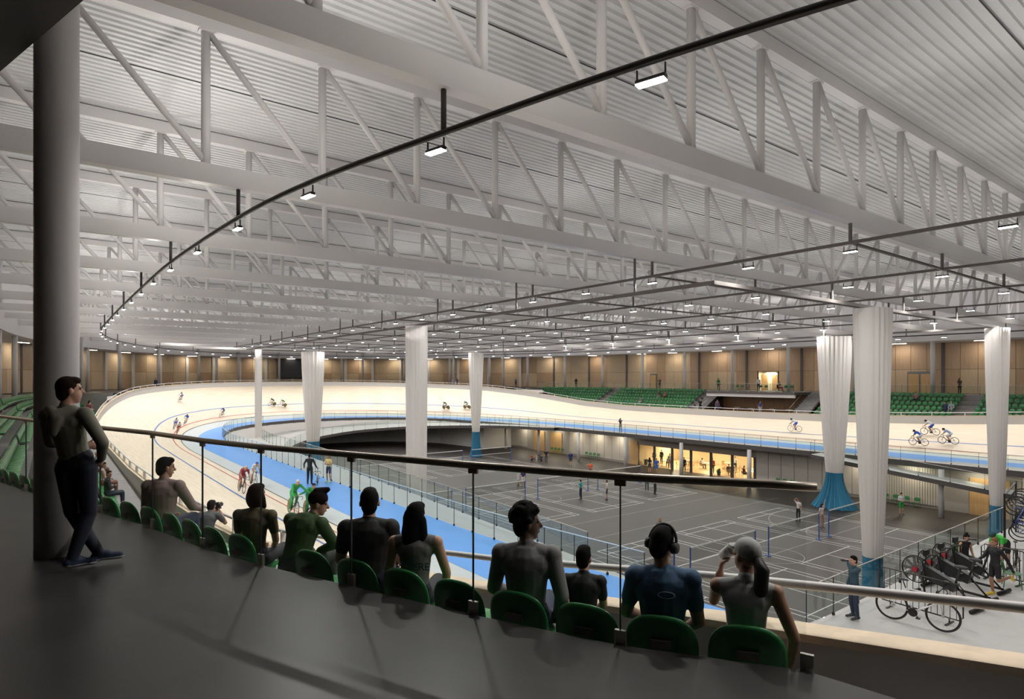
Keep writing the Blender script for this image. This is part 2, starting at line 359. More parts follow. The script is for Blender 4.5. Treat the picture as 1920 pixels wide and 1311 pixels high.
for cb in CB:
    for ca in CA:
        if cb > 60 and ca < 25: continue
        x0, x1, y0, y1 = ca - 3.05, ca + 3.05, cb - 6.9, cb + 6.9
        for x in (x0, x0 + .46, x1 - .46, x1): seg(lines, x, y0, x, y1)
        for y in (y0, y0 + .76, y1 - .76, y1, cb - 1.98, cb + 1.98): seg(lines, x0, y, x1, y)
        seg(lines, ca, y0, ca, cb - 1.98); seg(lines, ca, cb + 1.98, ca, y1)
for cb in CB[:2]:
    for a_ in (26.4, 49.2): seg(thin, a_, cb - 9, a_, cb + 9.2, .04)
    seg(thin, 19, cb + 9.2, 52, cb + 9.2, .04); seg(thin, 19, cb - 9, 52, cb - 9, .04); seg(thin, 19, cb, 52, cb, .04)
    arc(thin, 35, cb, 1.8, 0, 2 * math.pi); arc(thin, 24, cb, 6.2, -1.5, 1.5); arc(thin, 47, cb, 6.2, 1.64, 4.64); arc(thin, 28, cb, 1.8, -1.57, 1.57); arc(thin, 43, cb, 1.8, 1.57, 4.71)
struct(lines.build('court_markings', linew, floor2)); struct(thin.build('court_markings_thin', linet, floor2))
netblue = M('net_post_blue', (.04, .10, .30), .4); netm = glass_mat('net_mesh', (.86, .86, .86), .0)
postm = MB().cyl((0, 0, 0), (0, 0, 1.78), .04, n=8).box((0, 0, .02), (.3, .3, .04)).mesh('post', netblue)
tapem = MB().box((0, 0, 1.75), (6.1, .02, .075)).mesh('top_tape', linew); tape2 = MB().box((0, 0, 1.0), (6.1, .02, .04)).mesh('bottom_tape', linew)
meshm = MB().box((0, 0, 1.37), (6.1, .012, .74)).mesh('net_mesh', netm)
for cb in CB:
    for ca in CA:
        if cb > 60 and ca < 25: continue
        t = thing('badminton_net', 'badminton net strung between slim blue posts on the dark court', 'net', (ca, cb, ZF + .004), 0, 'badminton nets on the sports floor')
        put('post', postm, t, (-3.08, 0, 0)); put('post', postm, t, (3.08, 0, 0)); put('top_tape', tapem, t); put('bottom_tape', tape2, t); put('net_mesh', meshm, t)
# ---------------------------------------------------------------- concourse, terraces, outer walls
def side_pt(off, b, far=False):
    d = max(B0 - b, b - B1, 0) / (HB + off); w = (HA + off) * math.sqrt(max(0, 1 - d * d)); return (A0 + w if far else A0 - w, b)
EB = [1.86, 2.75, 3.8, 4.96, 6.0, 7.0, 8.3, 9.8, 11.8, 13.6, 19, 26, 34, 45, 60]
EA = [3.6, 2.98, 2.48, 2.0, 1.56, 1.23, .93, .42, -.22, -.74, -1.9, -2.75, -3.2, -3.3, -3.3]
def edge_a(b): return side_pt(7.96, b)[0] if b < 1.86 else (float(np.interp(b, EB, EA)) if b <= 60 else side_pt(13.6, b)[0])
OFW, OFE, ZS, ZR = 18.0, 13.6, 5.75, 11.05
ebs = [-18, -14, -10, -6, -3, 0] + list(np.linspace(1.86, 20, 40)) + list(np.linspace(22, 84, 32))
edge = [(edge_a(b), b) for b in ebs]
m = MB(); m.loft([[(p[0], p[1], 0) for p in edge], [(side_pt(OFW + .2, p[1])[0], p[1], 0) for p in edge]])
m.loft([[(p[0], p[1], -3.2) for p in edge], [(p[0], p[1], 0) for p in edge]], m=1)
struct(m.build('floor_concourse', [conc, stepm]))
th = np.linspace(math.pi, 0, 60)
endr = lambda off: [(A0 + (HA + off) * math.cos(t), B1 + (HB + off) * math.sin(t)) for t in th]
wlk = [p for p in endr(0)]; sel = [i for i in range(60) if 60 + (HB + 10) * math.sin(th[i]) > 85]
m = MB(); m.loft([[(*endr(7.5)[i], -.02) for i in sel], [(*endr(OFW + .2)[i], -.02) for i in sel]])
for i in (sel[0], sel[-1]): m.loft([[(*endr(7.5)[i], -3.2), (*endr(OFE)[i], -3.2)], [(*endr(7.5)[i], -.02), (*endr(OFE)[i], -.02)]], m=1)
struct(m.build('floor_concourse_end', [conc, stepm]))
fbs = list(np.linspace(4, 90, 44))
m = MB(); m.loft([[(*side_pt(OFE, b, 1), 0) for b in fbs], [(*side_pt(OFW + .2, b, 1), 0) for b in fbs]]); m.loft([[(*side_pt(OFE, b, 1), -3.2) for b in fbs], [(*side_pt(OFE, b, 1), 0) for b in fbs]], m=1)
struct(m.build('floor_concourse_far', [stepm, stepm]))
NR, DP, DR, OF0 = 6, .85, .45, 9.0       # seat rows, tread depth, riser, back edge of the first tread
def terrace(bs, far, name):
    rows = []
    for j in range(NR):
        z = -2.9 + DR * j; o0 = 7.4 if j == 0 else OF0 + DP * (j - 1) + .2; o1 = OF0 + DP * j + .2
        rows += [[(*side_pt(o0, b, far), z) for b in bs], [(*side_pt(o1, b, far), z) for b in bs]]
    m = MB(); m.loft(rows); return struct(m.build(name, stepm))
terrace(list(np.linspace(6, 86, 60)), False, 'floor_terrace_near')
terrace([b for b in fbs if b <= 36.2], True, 'floor_terrace_far')
terrace([53.2] + [b for b in fbs if 53.2 < b <= 88], True, 'floor_terrace_far')
lb = [p for p in edge if .5 < p[1] < 20]
m = MB(); wd = [min(.95, side_pt(7.5, p[1])[0] - p[0]) for p in lb]
m.loft([[(p[0], p[1], -.65) for p in lb], [(p[0] + w * .97, p[1] + w * .25, -.65) for p, w in zip(lb, wd)]]); m.loft([[(p[0] + w * .97, p[1] + w * .25, -.65) for p, w in zip(lb, wd)], [(p[0] + w * .97, p[1] + w * .25, -3) for p, w in zip(lb, wd)]])
struct(m.build('floor_edge_row', stepm))
# outer wall, bulkhead, soffit
rw, rb_ = ring(OFW), ring(OFE)
m = MB(); m.loft([[(p[0], p[1], 0) for p in rw], [(p[0], p[1], ZS) for p in rw]], True); 
m.f = [f for i, f in enumerate(m.f) if not 116 <= i <= 135]; m.m = [0] * len(m.f); wx = A0 + HA + OFW + .1
for (y0, y1, z0, z1) in ((B0 - .1, 45.25, 0, ZS), (48.15, B1 + .1, 0, ZS), (45.25, 48.15, 2.7, ZS)): m.box((wx, (y0 + y1) / 2, (z0 + z1) / 2), (.2, y1 - y0, z1 - z0))
wall = struct(m.build('wall_outer', jointm))
m = MB(); m.loft([[(p[0], p[1], ZS) for p in rb_], [(p[0], p[1], ZR + .1) for p in rb_]], True); struct(m.build('wall_bulkhead', bulk, smooth=True))
m = MB(); m.loft([[(p[0], p[1], ZS) for p in rb_], [(p[0], p[1], ZS) for p in ring(OFW + .3)]], True); struct(m.build('ceiling_soffit', bulk))
npz = [(2.22 - .322 * b, b) for b in (-6, -2, 2, 6, 10, 14)]
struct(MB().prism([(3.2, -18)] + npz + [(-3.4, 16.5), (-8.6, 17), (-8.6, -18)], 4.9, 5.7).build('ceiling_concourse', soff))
# timber wall panels, dark mullions
pcache = {}
def wall_panel(p, q, z0, z1, mat, inset=.06):
    L = math.dist(p, q); k = (round(L, 1), z0, mat.name)
    if k not in pcache: pcache[k] = MB().box((0, 0, 0), (L - .04, .06, z1 - z0 - .03)).mesh('panel', mat)
    c = Vector(((p[0] + q[0]) / 2, (p[1] + q[1]) / 2, 0)); d = Vector((A0, min(max(c.y, B0), B1), 0)) - c; d.normalize()
    put('panel', pcache[k], wall, (c.x + d.x * inset, c.y + d.y * inset, (z0 + z1) / 2), math.atan2(q[1] - p[1], q[0] - p[0]))
mull = MB().box((0, 0, ZS / 2), (.3, .12, ZS)).mesh('mullion', M('mullion_grey', (.10, .09, .09), .5))
mull2 = MB().box((0, 0, ZS / 2), (.5, .2, ZS)).mesh('mullion', colm)
b = 9.4
while b < 66:
    wall_b = b + 8.1 * .28
    for k in range(5):
        p, q = side_pt(OFW, b + k * 1.62, 1), side_pt(OFW, b + (k + 1) * 1.62, 1)
        mt = panelw if (k % 5) in (0, 4) else panell
        if not (45.2 < (p[1] + q[1]) / 2 < 48.2): wall_panel(p, q, .02, 2.72, panell if k in (1, 2, 3) else panelw)
        wall_panel(p, q, 2.72, ZS, panels_ if int(b) % 2 else mt)
    put('mullion', mull, wall, (side_pt(OFW - .18, b, 1)[0], b, 0), math.pi / 2); b += 8.1
T = np.linspace(math.pi, 0, 54); ep = [(A0 + (HA + OFW) * math.cos(t), B1 + (HB + OFW) * math.sin(t)) for t in T]
for i in range(53):
    p, q = ep[i], ep[i + 1]
    if q[1] < 65.6 and q[0] > A0:
        if p[1] > 66.2:
            e_ = side_pt(OFW, 66.1, 1); wall_panel(p, e_, .02, 2.72, panell); wall_panel(p, e_, 2.72, ZS, panelw)
        continue
    wall_panel(p, q, .02, 2.72, panell if i % 3 else panelw); wall_panel(p, q, 2.72, ZS, panelw if i % 4 == 0 else panell)
    if i % 2 == 0:
        c = Vector((A0, B1, 0)); d = (c - Vector((*p, 0))).normalized(); put('mullion', mull2 if 8 < i < 46 else mull, wall, (p[0] + d.x * .2, p[1] + d.y * .2, 0), math.atan2(q[1] - p[1], q[0] - p[0]))
b = 60.0
while b > 14:
    p, q = side_pt(OFW, b), side_pt(OFW, b - 4.05); wall_panel(p, q, .02, 2.72, panell); wall_panel(p, q, 2.72, ZS, panelw); b -= 4.05
# doors in the timber wall and the lit lobby opening
dfm = MB().box((0, 0, 1.25), (.1, 1.35, 2.5)).mesh('door_frame', M('door_frame_grey', (.18, .18, .19), .5)); dlm = MB().box((-.07, 0, 1.1), (.06, 1.1, 2.2)).mesh('door_leaf', doorw)
for k, bb in enumerate((66.8, 27.2, 28.5)):
    x, y = side_pt(OFW - .15, bb, 1); d = struct(put('door_%d' % (k + 1), dfm, None, (x, y, .01))); put('door_leaf', dlm, d)
lob = MB(); lx = side_pt(OFW, 46.6, 1)[0]
lob.box((lx + .9, 46.7, 1.35), (.1, 3.0, 2.7)); lob.box((lx + .45, 45.25, 1.35), (.9, .1, 2.7)); lob.box((lx + .45, 48.15, 1.35), (.9, .1, 2.7))
lobby = struct(lob.build('wall_lobby', doorlit)); put('door_leaf', dlm, lobby, (lx + .7, 45.9, .01)); put('door_leaf', dlm, lobby, (lx + .7, 47.7, .01)); area(lobby, (lx + .3, 46.7, 2.55), 0, 120, (1, .85, .6), 1.2)
# ---------------------------------------------------------------- roof deck and trusses
m = MB(); prof = []
y = -48.0
while y < 134:
    prof += [(y, ZR), (y + .14, ZR), (y + .165, ZR + .075), (y + .265, ZR + .075)]; y += .29
m.loft([[(-9, p[0], p[1]) for p in prof], [(82, p[0], p[1]) for p in prof]]); deck = struct(m.build('ceiling_deck', deckm))
TB = [1.0 + 8.1 * k for k in range(16)]
for tb in TB:
    MB().box((36.3, tb + .2, ZR - .004), (88, .05, .03)).build('deck_joint', deckj, deck); MB().box((36.3, tb + 4.05, ZR - .002), (88, .03, .02)).build('deck_joint', deckj, deck)
ZC0, ZC1, ZT0 = 6.72, 7.22, 10.62
vme = MB().cyl((0, 0, ZC1 - .02), (0, 0, ZT0 + .02), .11, n=12).mesh('vertical', white, True)
dme = MB().cyl((0, 0, ZT0), (3.03, 0, ZC1), .085, n=10).mesh('diagonal', white, True); dmr = MB().cyl((0, 0, ZT0), (-3.03, 0, ZC1), .085, n=10).mesh('diagonal', white, True)
gus = MB().box((0, 0, ZT0 - .01), (.34, .24, .04)).mesh('cap_plate', white)
for tb in TB[1:]:
    x0, x1 = side_pt(OFE - .1, tb)[0], side_pt(OFE - .1, tb, 1)[0]
    if x1 - x0 < 12: continue
    t = thing('roof_truss', 'white steel roof truss with tubular verticals and diagonals under the ribbed deck', 'truss', (0, tb, 0), 0, 'roof trusses spanning the hall')
    cx, L = (x0 + x1) / 2, x1 - x0
    MB().box((cx, 0, (ZC0 + ZC1) / 2), (L, .3, ZC1 - ZC0)).build('bottom_chord', white, t); MB().box((cx, 0, ZT0 + .2), (L, .3, .38)).build('top_chord', white, t)
    web = MB()
    for k in range(-14, 15):
        a_ = 36.5 + 3.03 * k
        if not x0 + .3 < a_ < x1 - .3: continue
        if tb < 60:
            put('vertical', vme, t, (a_, 0, 0))
            if k < 0 and a_ + 3.03 < x1: put('diagonal', dme, t, (a_ + .06, 0, 0))
            if k > 0 and a_ - 3.03 > x0: put('diagonal', dmr, t, (a_ - .06, 0, 0))
            if tb < 30: put('cap_plate', gus, t, (a_, 0, 0))
        else:
            web.cyl((a_, 0, ZC1), (a_, 0, ZT0), .11, n=6, caps=False)
            if k < 0 and a_ + 3.03 < x1: web.cyl((a_, 0, ZT0), (a_ + 3.03, 0, ZC1), .085, n=5, caps=False)
            if k > 0 and a_ - 3.03 > x0: web.cyl((a_, 0, ZT0), (a_ - 3.03, 0, ZC1), .085, n=5, caps=False)
    if web.v: web.build('web', white, t)
# ---------------------------------------------------------------- columns
cm = MB().cyl((0, 0, 0), (0, 0, ZC0 + .3), .23, n=20).mesh('column', colm, True)
for tb in TB[2:]:
    for far in (0, 1):
        x, y = side_pt(OFE + .3, tb, far)
        if abs(x - A0) < 5: continue
        if in_view(x, y, 2, 60): tag(put('column', cm, None, (x, y, .004 if y < 84 else -.015)), 'pale grey round column rising from the concourse edge to a roof truss', 'column', 'columns along the concourse edge')
for t in np.linspace(math.pi * .82, math.pi * .18, 11):
    x, y = A0 + (HA + OFE - .3) * math.cos(t), B1 + (HB + OFE - .3) * math.sin(t); tag(put('column', cm, None, (x, y, -.015)), 'pale grey round column rising from the concourse edge to a roof truss', 'column', 'columns along the concourse edge')
tag(MB().cyl((0, 0, 0), (0, 0, 6.8), .185, n=40).build('column', M('column_light', (.78, .74, .73), .5), None, True, (.05, 7.55, .004)), 'thick pale column the man in the hoodie leans against', 'column')
# ---------------------------------------------------------------- lighting rail, grid and lamps
ZL = 5.98
RE = [(11.2, -7.5), (8.6, -1), (7.1, 3.1), (6.2, 6), (5.4, 9.1), (4.5, 13), (3.95, 17.2), (3.5, 25.3), (3.4, 33.4), (3.35, 45), (3.4, 58)]
rg = smooth_path(RE, 5)
rg += [(A0 - 32.9 * math.cos(s_), 60 + 56 * math.sin(s_)) for s_ in np.linspace(.03, math.pi - .03, 90)] + [(A0 + 32.9, b) for b in np.linspace(58, 6, 20)]
lr = thing('lighting_rail', 'dark curved lighting rail hung below the trusses along the track', 'lighting rail')
MB().tube([(p[0], p[1], ZL) for p in rg], .055, 10).build('rail', dark, lr, True)
hang = MB().cyl((0, 0, ZL), (0, 0, ZC0), .05, n=8).mesh('hanger', rigm, True)
for tb in TB[1:]:
    for i in range(len(rg) - 1):
        if (rg[i][1] - tb) * (rg[i + 1][1] - tb) <= 0 and rg[i][1] != rg[i + 1][1]:
            f = (tb - rg[i][1]) / (rg[i + 1][1] - rg[i][1]); put('hanger', hang, lr, (rg[i][0] + f * (rg[i + 1][0] - rg[i][0]), tb, 0))
lb1 = MB().box((0, 0, -.24), (.42, .1, .06)).mesh('lamp_body', dark); lb2 = MB().box((0, 0, -.275), (.4, .13, .02)).mesh('diffuser', lampm)
lb3 = MB().box((0, 0, -.135), (.015, .03, .15)).mesh('bracket_arm', dark)
def lamp(x, y, z, rz, power, label, group, size=.42, aim=0., spread=180):
    t = thing('rail_lamp', label, 'lamp', (x, y, z), rz, group); put('lamp_body', lb1, t); put('diffuser', lb2, t); put('bracket_arm', lb3, t, (-.2, 0, 0)); put('bracket_arm', lb3, t, (.2, 0, 0))
    if power:
        area(t, (0, 0, -.3), 0, power, (1, .965, .91), size, .14, (aim, 0, 0), spread)
        if abs((y - 1.0) % 8.1 - 4.05) < 2.03: area(t, (0, 0, .12), 0, power * UP_FILL, (1, .965, .93), size, .1, (math.pi, 0, 0))  # added upward fill to brighten deck and trusses, not part of the floodlight
acc = 1.6
for i in range(len(rg) - 1):
    p, q = rg[i], rg[i + 1]; d = math.dist(p, q)
    while acc < d:
        f = acc / d; lamp(p[0] + f * (q[0] - p[0]), p[1] + f * (q[1] - p[1]), ZL - .02, math.atan2(q[1] - p[1], q[0] - p[0]), RING_W * (.7 if p[1] < 16 and p[0] < 20 else 1), 'small linear floodlight bracketed under the curved lighting rail', 'floodlights on the curved rail', aim=-R(10 if p[1] < 16 and p[0] < 20 else 28), spread=172 if p[1] < 16 and p[0] < 20 else 136)
        acc += 4.05
    acc -= d
lg = thing('lighting_grid', 'dark rectangular grid of lighting bars hung above the sports floor', 'lighting grid')
GA = (20.5, 28.4, 36.3, 44.2, 52.0); ZG = 6.1
for ga in GA: MB().box((ga, 45, ZG), (.09, 93, .1)).build('bar', rigm, lg)
for k in range(0, 12):
    MB().box((36.3, 1.0 + 8.1 * k, ZG), (31.6, .08, .08)).build('cross_bar', rigm, lg)
    for ga in GA: MB().cyl((ga, 1.0 + 8.1 * k, ZG), (ga, 1.0 + 8.1 * k, ZC0), .06, n=8).build('hanger', rigm, lg)
n_ = 0
for gi, ga in enumerate(GA):
    for k in range(0, 22):
        y = 5.05 + 4.05 * k
        if y > 92: continue
        if abs(y - 13.4) < .4: y -= .45
        if abs(y - 80) < .4: y -= .45
        lamp(ga, y, ZG - .03, math.pi / 2, GRID_W, 'small linear floodlight bracketed under the lighting grid', 'floodlights on the grid')
ct = thing('curtain_track', 'dark rectangular curtain track hung around the sports floor', 'curtain track')
ZK = 5.25
KP = [(19.4, 13.4), (52.2, 13.4), (52.2, 57.7), (46.4, 69.6), (40.5, 80), (19.4, 80)]
for k in range(6):
    (x0, y0), (x1, y1) = KP[k], KP[(k + 1) % 6]; MB().box(((x0 + x1) / 2, (y0 + y1) / 2, ZK), (math.dist(KP[k], KP[(k + 1) % 6]) + .12, .12, .14), math.atan2(y1 - y0, x1 - x0)).build('track_bar', rigm, ct)
for (x, y, z1_) in [(19.4, 17.2 + 8.1 * k, ZC0) for k in range(8)] + [(52.2, 17.2 + 8.1 * k, ZC0) for k in range(6)] + [(28.4, 13.4, ZG - .05), (36.3, 13.4, ZG - .05), (44.2, 13.4, ZG - .05), (28.4, 80, ZG - .05), (36.3, 80, ZG - .05), (48.25, 65.8, ZC0), (43.9, 73.9, ZC0)]:
    MB().cyl((x, y, ZK), (x, y, z1_), .05, n=8).build('hanger', rigm, ct)
def curtain(x, y, hw, along, label, zb=-6.5, narrow=.52, flare=1.15, foot=None):
    t = thing('divider_curtain', label, 'curtain', (x, y, 0), 0 if along == 'x' else math.pi / 2, None)
    n = 96; zs = np.linspace(ZK - .07, zb, 14); rows = []
    rnd = [random.uniform(-.25, .25) for _ in range(n)]
    def rowat(z, w, depth, amp):
        return [((w * (1 + amp * .10 * math.sin(11 * a_ + 1) ) * math.cos(a_)), depth * (1 + amp * (.5 * math.sin(23 * a_) + rnd[i])) * math.sin(a_), z) for i, a_ in enumerate([2 * math.pi * i / n for i in range(n)])]
    for i, z in enumerate(zs):
        f = i / 13; w = hw * (1 - (1 - narrow) * (f ** 1.3)); rows.append(rowat(z, w, w * .8, .2))
    MB().loft(rows, True).build('sheer_panel', curt, t, True)
    if foot is not None: return
    rows = []
    for i, z in enumerate(np.linspace(zb + .02, ZF + .03, 9)):
        f = i / 8; w = hw * (narrow * .97 + (flare - narrow) * f ** 2.0); rows.append(rowat(z, w, w * .8, .24))
    MB().loft(rows, True).build('blue_panel', curb, t, True)
curtain(32.6, 13.4, .98, 'x', 'wide white and blue gathered curtain over the platform end of the courts', -7.1, .52, .6)
curtain(51.9, 13.4, .8, 'x', 'white and blue gathered curtain beside the bicycle racks', -7.0, .58, .75)
curtain(52.1, 24.4, 1.35, 'y', 'white curtain with spread blue hem by the row of green chairs', -6.1, .5, 1.35)
curtain(19.4, 36.2, .82, 'y', 'white gathered curtain behind the blue band glass balustrade', -8.2, .86, .9)
curtain(20.0, 77.2, .45, 'y', 'narrow white gathered curtain beside the sloping ramp', ramp_z(20, 77.2) + .01, .98, 1.0, 1)
curtain(27.6, 80, 1.5, 'x', 'white gathered curtain below the dark video screen', -6.6, .55, .8)
curtain(46.4, 69.6, 1.08, 'x', 'white and blue gathered curtain in front of the curved ramp by the far courts', -5.6, .5, .85)
# linear lamps in the concourse soffit
sl = MB().box((0, 0, 0), (1.6, .1, .04)).mesh('soffit_lamp', soffl)
pts = [side_pt(OFW - 1.5, b, 1) for b in np.linspace(13.4, 62, 7)] + [(A0 + (HA + OFW - 1.5) * math.cos(t), B1 + (HB + OFW - 1.5) * math.sin(t)) for t in np.linspace(.12, math.pi - .12, 20)] + [side_pt(OFW - 1.5, b) for b in np.linspace(60, 22, 5)]
for (x, y) in pts:
    c = Vector((A0, min(max(y, B0), B1), 0)); d = c - Vector((x, y, 0)); t = tag(put('soffit_lamp', sl, None, (x, y, ZS - .025), math.atan2(d.y, d.x) + math.pi / 2), 'slim linear lamp set in the concourse soffit by the timber wall', 'lamp', 'linear soffit lamps')
    area(t, (0, 0, -.04), 0, SOFFIT_W, (1, .87, .68), 1.6, .1)
ul = MB().box((0, 0, 0), (.12, .9, .04)).mesh('soffit_lamp', soffl)
for bb in (12, 16, 20.5, 24.5, 53.5, 57.5, 61.5, 65.6, 69.5, 73):
    t = tag(put('soffit_lamp', ul, None, (57.0, bb, ZA - .48)), 'short linear lamp under the apron washing the lower wall', 'lamp', 'lamps under the apron'); area(t, (0, 0, -.04), 0, UNDER_W, (1, .88, .66), .12, .9)
# ---------------------------------------------------------------- glass balustrades
def resample(P, step):
    P = [Vector(p) for p in P]; out = [P[0]]; acc = 0
    for i in range(len(P) - 1):
        a_, b_ = P[i], P[i + 1]; L = (b_ - a_).length; pos = step - acc
        while pos <= L: out.append(a_ + (b_ - a_) * (pos / L)); pos += step
        acc = (acc + L) % step if L else acc
    return out
def balustrade(label, path, step=1.5, h=1.08, clamp=dark, top=steel, post=dark, topr=.018, gm=None, pw=.019):
    t = thing('glass_balustrade', label, 'balustrade'); P = resample(path, step); gm = gm or glass
    post_me = MB().box((0, 0, h / 2), (pw, pw, h)).mesh('post', post); cl = MB().box((0, 0, .04), (.06, .06, .08)).mesh('clamp', clamp)
    for i in range(len(P)):
        p = P[i]
        if not in_view(p.x, p.y, p.z, 120): continue
        put('post', post_me, t, p); put('clamp', cl, t, p)
        if i + 1 < len(P):
            q = P[i + 1]; d = (q - p); n = Vector((-d.y, d.x, 0)).normalized() * .006; g0, g1 = p + d * .012, p + d * .988
            V = [g + s_ * n + Vector((0, 0, zz)) for zz in (.06, h - .01) for g in (g0, g1) for s_ in (-1, 1)]
            MB().add(V, [(0, 1, 3, 2), (4, 6, 7, 5), (0, 2, 6, 4), (1, 5, 7, 3), (0, 4, 5, 1), (2, 3, 7, 6)]).build('pane', gm, t)
    Q = [p for p in P if in_view(p.x, p.y, p.z, 200)]
    MB().tube([(p.x, p.y, p.z + h) for p in Q], topr, 6).build('top_rail', top, t, True)
bluetop = M('rail_pale_blue', (.55, .68, .8), .35, .2)
hn = [(p[0] - .08, p[1], ZA + .01) for p in HOLE[1:11]]
balustrade('clear balustrade between the blue band and the sunken courts', hn, 1.5, top=bluetop)
balustrade('clear balustrade along the inner lip of the pale ledge', [(p[0] - .05, p[1], p[2]) for p in nR[4:]], 1.6)
balustrade('clear balustrade at the sunken edge beneath the long spectator stand', [(p[0] + .1, p[1], ZA + .01) for p in HOLE[11:]], 1.75)
balustrade('clear balustrade sloping down the curved ramp at the track end', [(p[0], p[1], p[2]) for p in eL[2:]], 1.7)
balustrade('clear balustrade sloping down the short ramp by the wooden doors', [(p[0] - .02, p[1], p[2]) for p in sorted(fL + fR, key=lambda q: q[0])[:5]], 2.1)
balustrade('clear balustrade along the edge of the bicycle platform', [(16.0, 8.22, ZA + .01), (55.0, 8.22, ZA + .01)], 1.5, top=steel)
cbp = [(float(np.interp(b, EB, EA)) + .03, b, .0) for b in np.linspace(1.86, 16, 60)]
cb = thing('glass_balustrade', 'tall frameless balustrade with bronze handrail at the concourse edge', 'balustrade')
jb = [1.86, 2.78, 3.8, 4.95, 6.02, 7.0, 8.3, 9.6, 10.9, 12.2, 13.6, 15.0]
E3 = lambda b: Vector((float(np.interp(b, EB, EA)) + .03, b, 0))
MB().tube([(E3(b).x, b, 1.1) for b in np.linspace(1.8, 15, 60)], .028, 12).build('handrail', railm, cb, True)
for i, b in enumerate(jb):
    p = E3(b); d = (E3(b + .05) - E3(b - .05)).normalized(); rz = math.atan2(d.y, d.x)
    if i: MB().box((0, 0, .55), (.007, .017, 1.0)).build('joint_seal', rubber, cb, loc=p, rz=rz)
    if i: put('rail_bracket', MB().box((0, 0, 1.058), (.075, .026, .036)).mesh('rail_bracket', M('bracket_beige', (.3, .22, .16), .45, .4)), cb, p, rz)
    MB().box((0, 0, .035), (.075, .026, .11)).build('clamp', steel, cb, loc=p, rz=rz)
    if i + 1 < len(jb):
        q = E3(jb[i + 1]); d = q - p; n = Vector((-d.y, d.x, 0)).normalized() * .008; mid = E3((b + jb[i + 1]) / 2)
        V = [g + s_ * n + Vector((0, 0, zz)) for zz in (.0, 1.08) for g in (p + d * .006, mid, q - d * .006) for s_ in (-1, 1)]
        MB().add(V, [(0, 1, 3, 2), (2, 3, 5, 4), (6, 8, 9, 7), (8, 10, 11, 9), (0, 2, 8, 6), (2, 4, 10, 8), (1, 7, 9, 3), (3, 9, 11, 5), (0, 6, 7, 1), (4, 5, 11, 10)]).build('pane', glassn, cb)
fb = [(*side_pt(OFE + .02, b, 1), 0.01) for b in np.linspace(9, 35, 20)]
balustrade('clear balustrade behind the top seat row of the short stand', fb, 2.4, .98, pw=.02)
fb = [(*side_pt(OFE + .02, b, 1), 0.01) for b in np.linspace(54.5, 88, 24)]
balustrade('clear balustrade behind the top seat row of the long stand', fb, 2.4, .98, pw=.02)
# ---------------------------------------------------------------- balcony and stairs in the far stand
BF = 9.2
def fx(off): return A0 + HA + off
m = MB(); m.box(((fx(BF) + fx(OFE)) / 2, 44.4, -.17), (OFE - BF + .02, 12.4, .3)); m.box((fx(BF) + .2, 44.4, -.5), (.25, 12.4, .36), m=1)
struct(m.build('floor_balcony', [fascia, wallp]))
struct(MB().box((fx(11.6), 44.5, -3.0), (8.0, 17.4, .2)).build('floor_lower_lounge', stepm))
m = MB(); brownw = M('lounge_brown_panel', (.22, .11, .045), .5, var=.1, scale=2, stretch=(6, 6, .5)); m.box((fx(13.4), 44.5, -1.6), (.2, 17, 2.7)); lw2 = struct(m.build('wall_lounge', jointm))
lp = MB().box((0, 0, 0), (.05, 1.37, 2.5)).mesh('panel', brownw)
for k in range(12): put('panel', lp, lw2, (fx(13.27), 36.8 + 1.4 * k, -1.62))
for s_, bb in ((0, 50.7), (1, 36.4)):
    st = MB()
    for k in range(12): st.box((fx(8.4 + .42 * k) + .2, bb + .95, -2.9 + .12 + .24 * k * .98), (.46, 1.9, .24))
    struct(st.build('floor_stair', stepm)); wl = MB(); y = bb + (0 if s_ == 0 else 1.95)
    wl.add([(fx(8.2), y - .06, -2.9), (fx(13.4), y - .06, -2.9), (fx(13.4), y - .06, .05), (fx(8.2), y - .06, -2.8), (fx(8.2), y + .06, -2.9), (fx(13.4), y + .06, -2.9), (fx(13.4), y + .06, .05), (fx(8.2), y + .06, -2.8)], [(0, 1, 2, 3), (7, 6, 5, 4), (0, 3, 7, 4), (3, 2, 6, 7), (1, 5, 6, 2), (0, 4, 5, 1)])
    struct(wl.build('wall_stair', fascia))
    tag(MB().tube([(fx(8.3), y, -1.9), (fx(13.3), y, .95)], .025, 6).build('stair_handrail', steel, None, True), 'sloping steel handrail of the stair ' + ('towards the track end' if s_ == 0 else 'beside the short stand'), 'handrail')
balustrade('clear balustrade around the balcony above the lounge tables', [(fx(BF) + .06, b, -.01) for b in np.linspace(38.3, 50.5, 12)], 1.5, 1.05, clamp=linew, pw=.02)
# video screen on the end wall
tt_ = [(abs(proj(A0 + (HA + OFW - .8) * math.cos(q), B1 + (HB + OFW - .8) * math.sin(q), 3)[0] - 560), q) for q in np.linspace(.3, 2.6, 900)]
t = min(tt_)[1]; x, y = A0 + (HA + OFW - .8) * math.cos(t), B1 + (HB + OFW - .8) * math.sin(t)
vs = thing('video_screen', 'large black video screen on the curved timber wall', 'screen', (x, y, 3.7), math.atan2((y - B1) * (HA + OFW) ** 2, (x - A0) * (HB + OFW) ** 2) + math.pi / 2)
MB().box((0, 0, 0), (8.4, .22, 3.9)).build('casing', M('screen_case', (.02, .02, .021), .5), vs); MB().box((0, .12, 0), (8.2, .02, 3.7)).build('panel', M('screen_black', (.012, .012, .014), .25), vs)
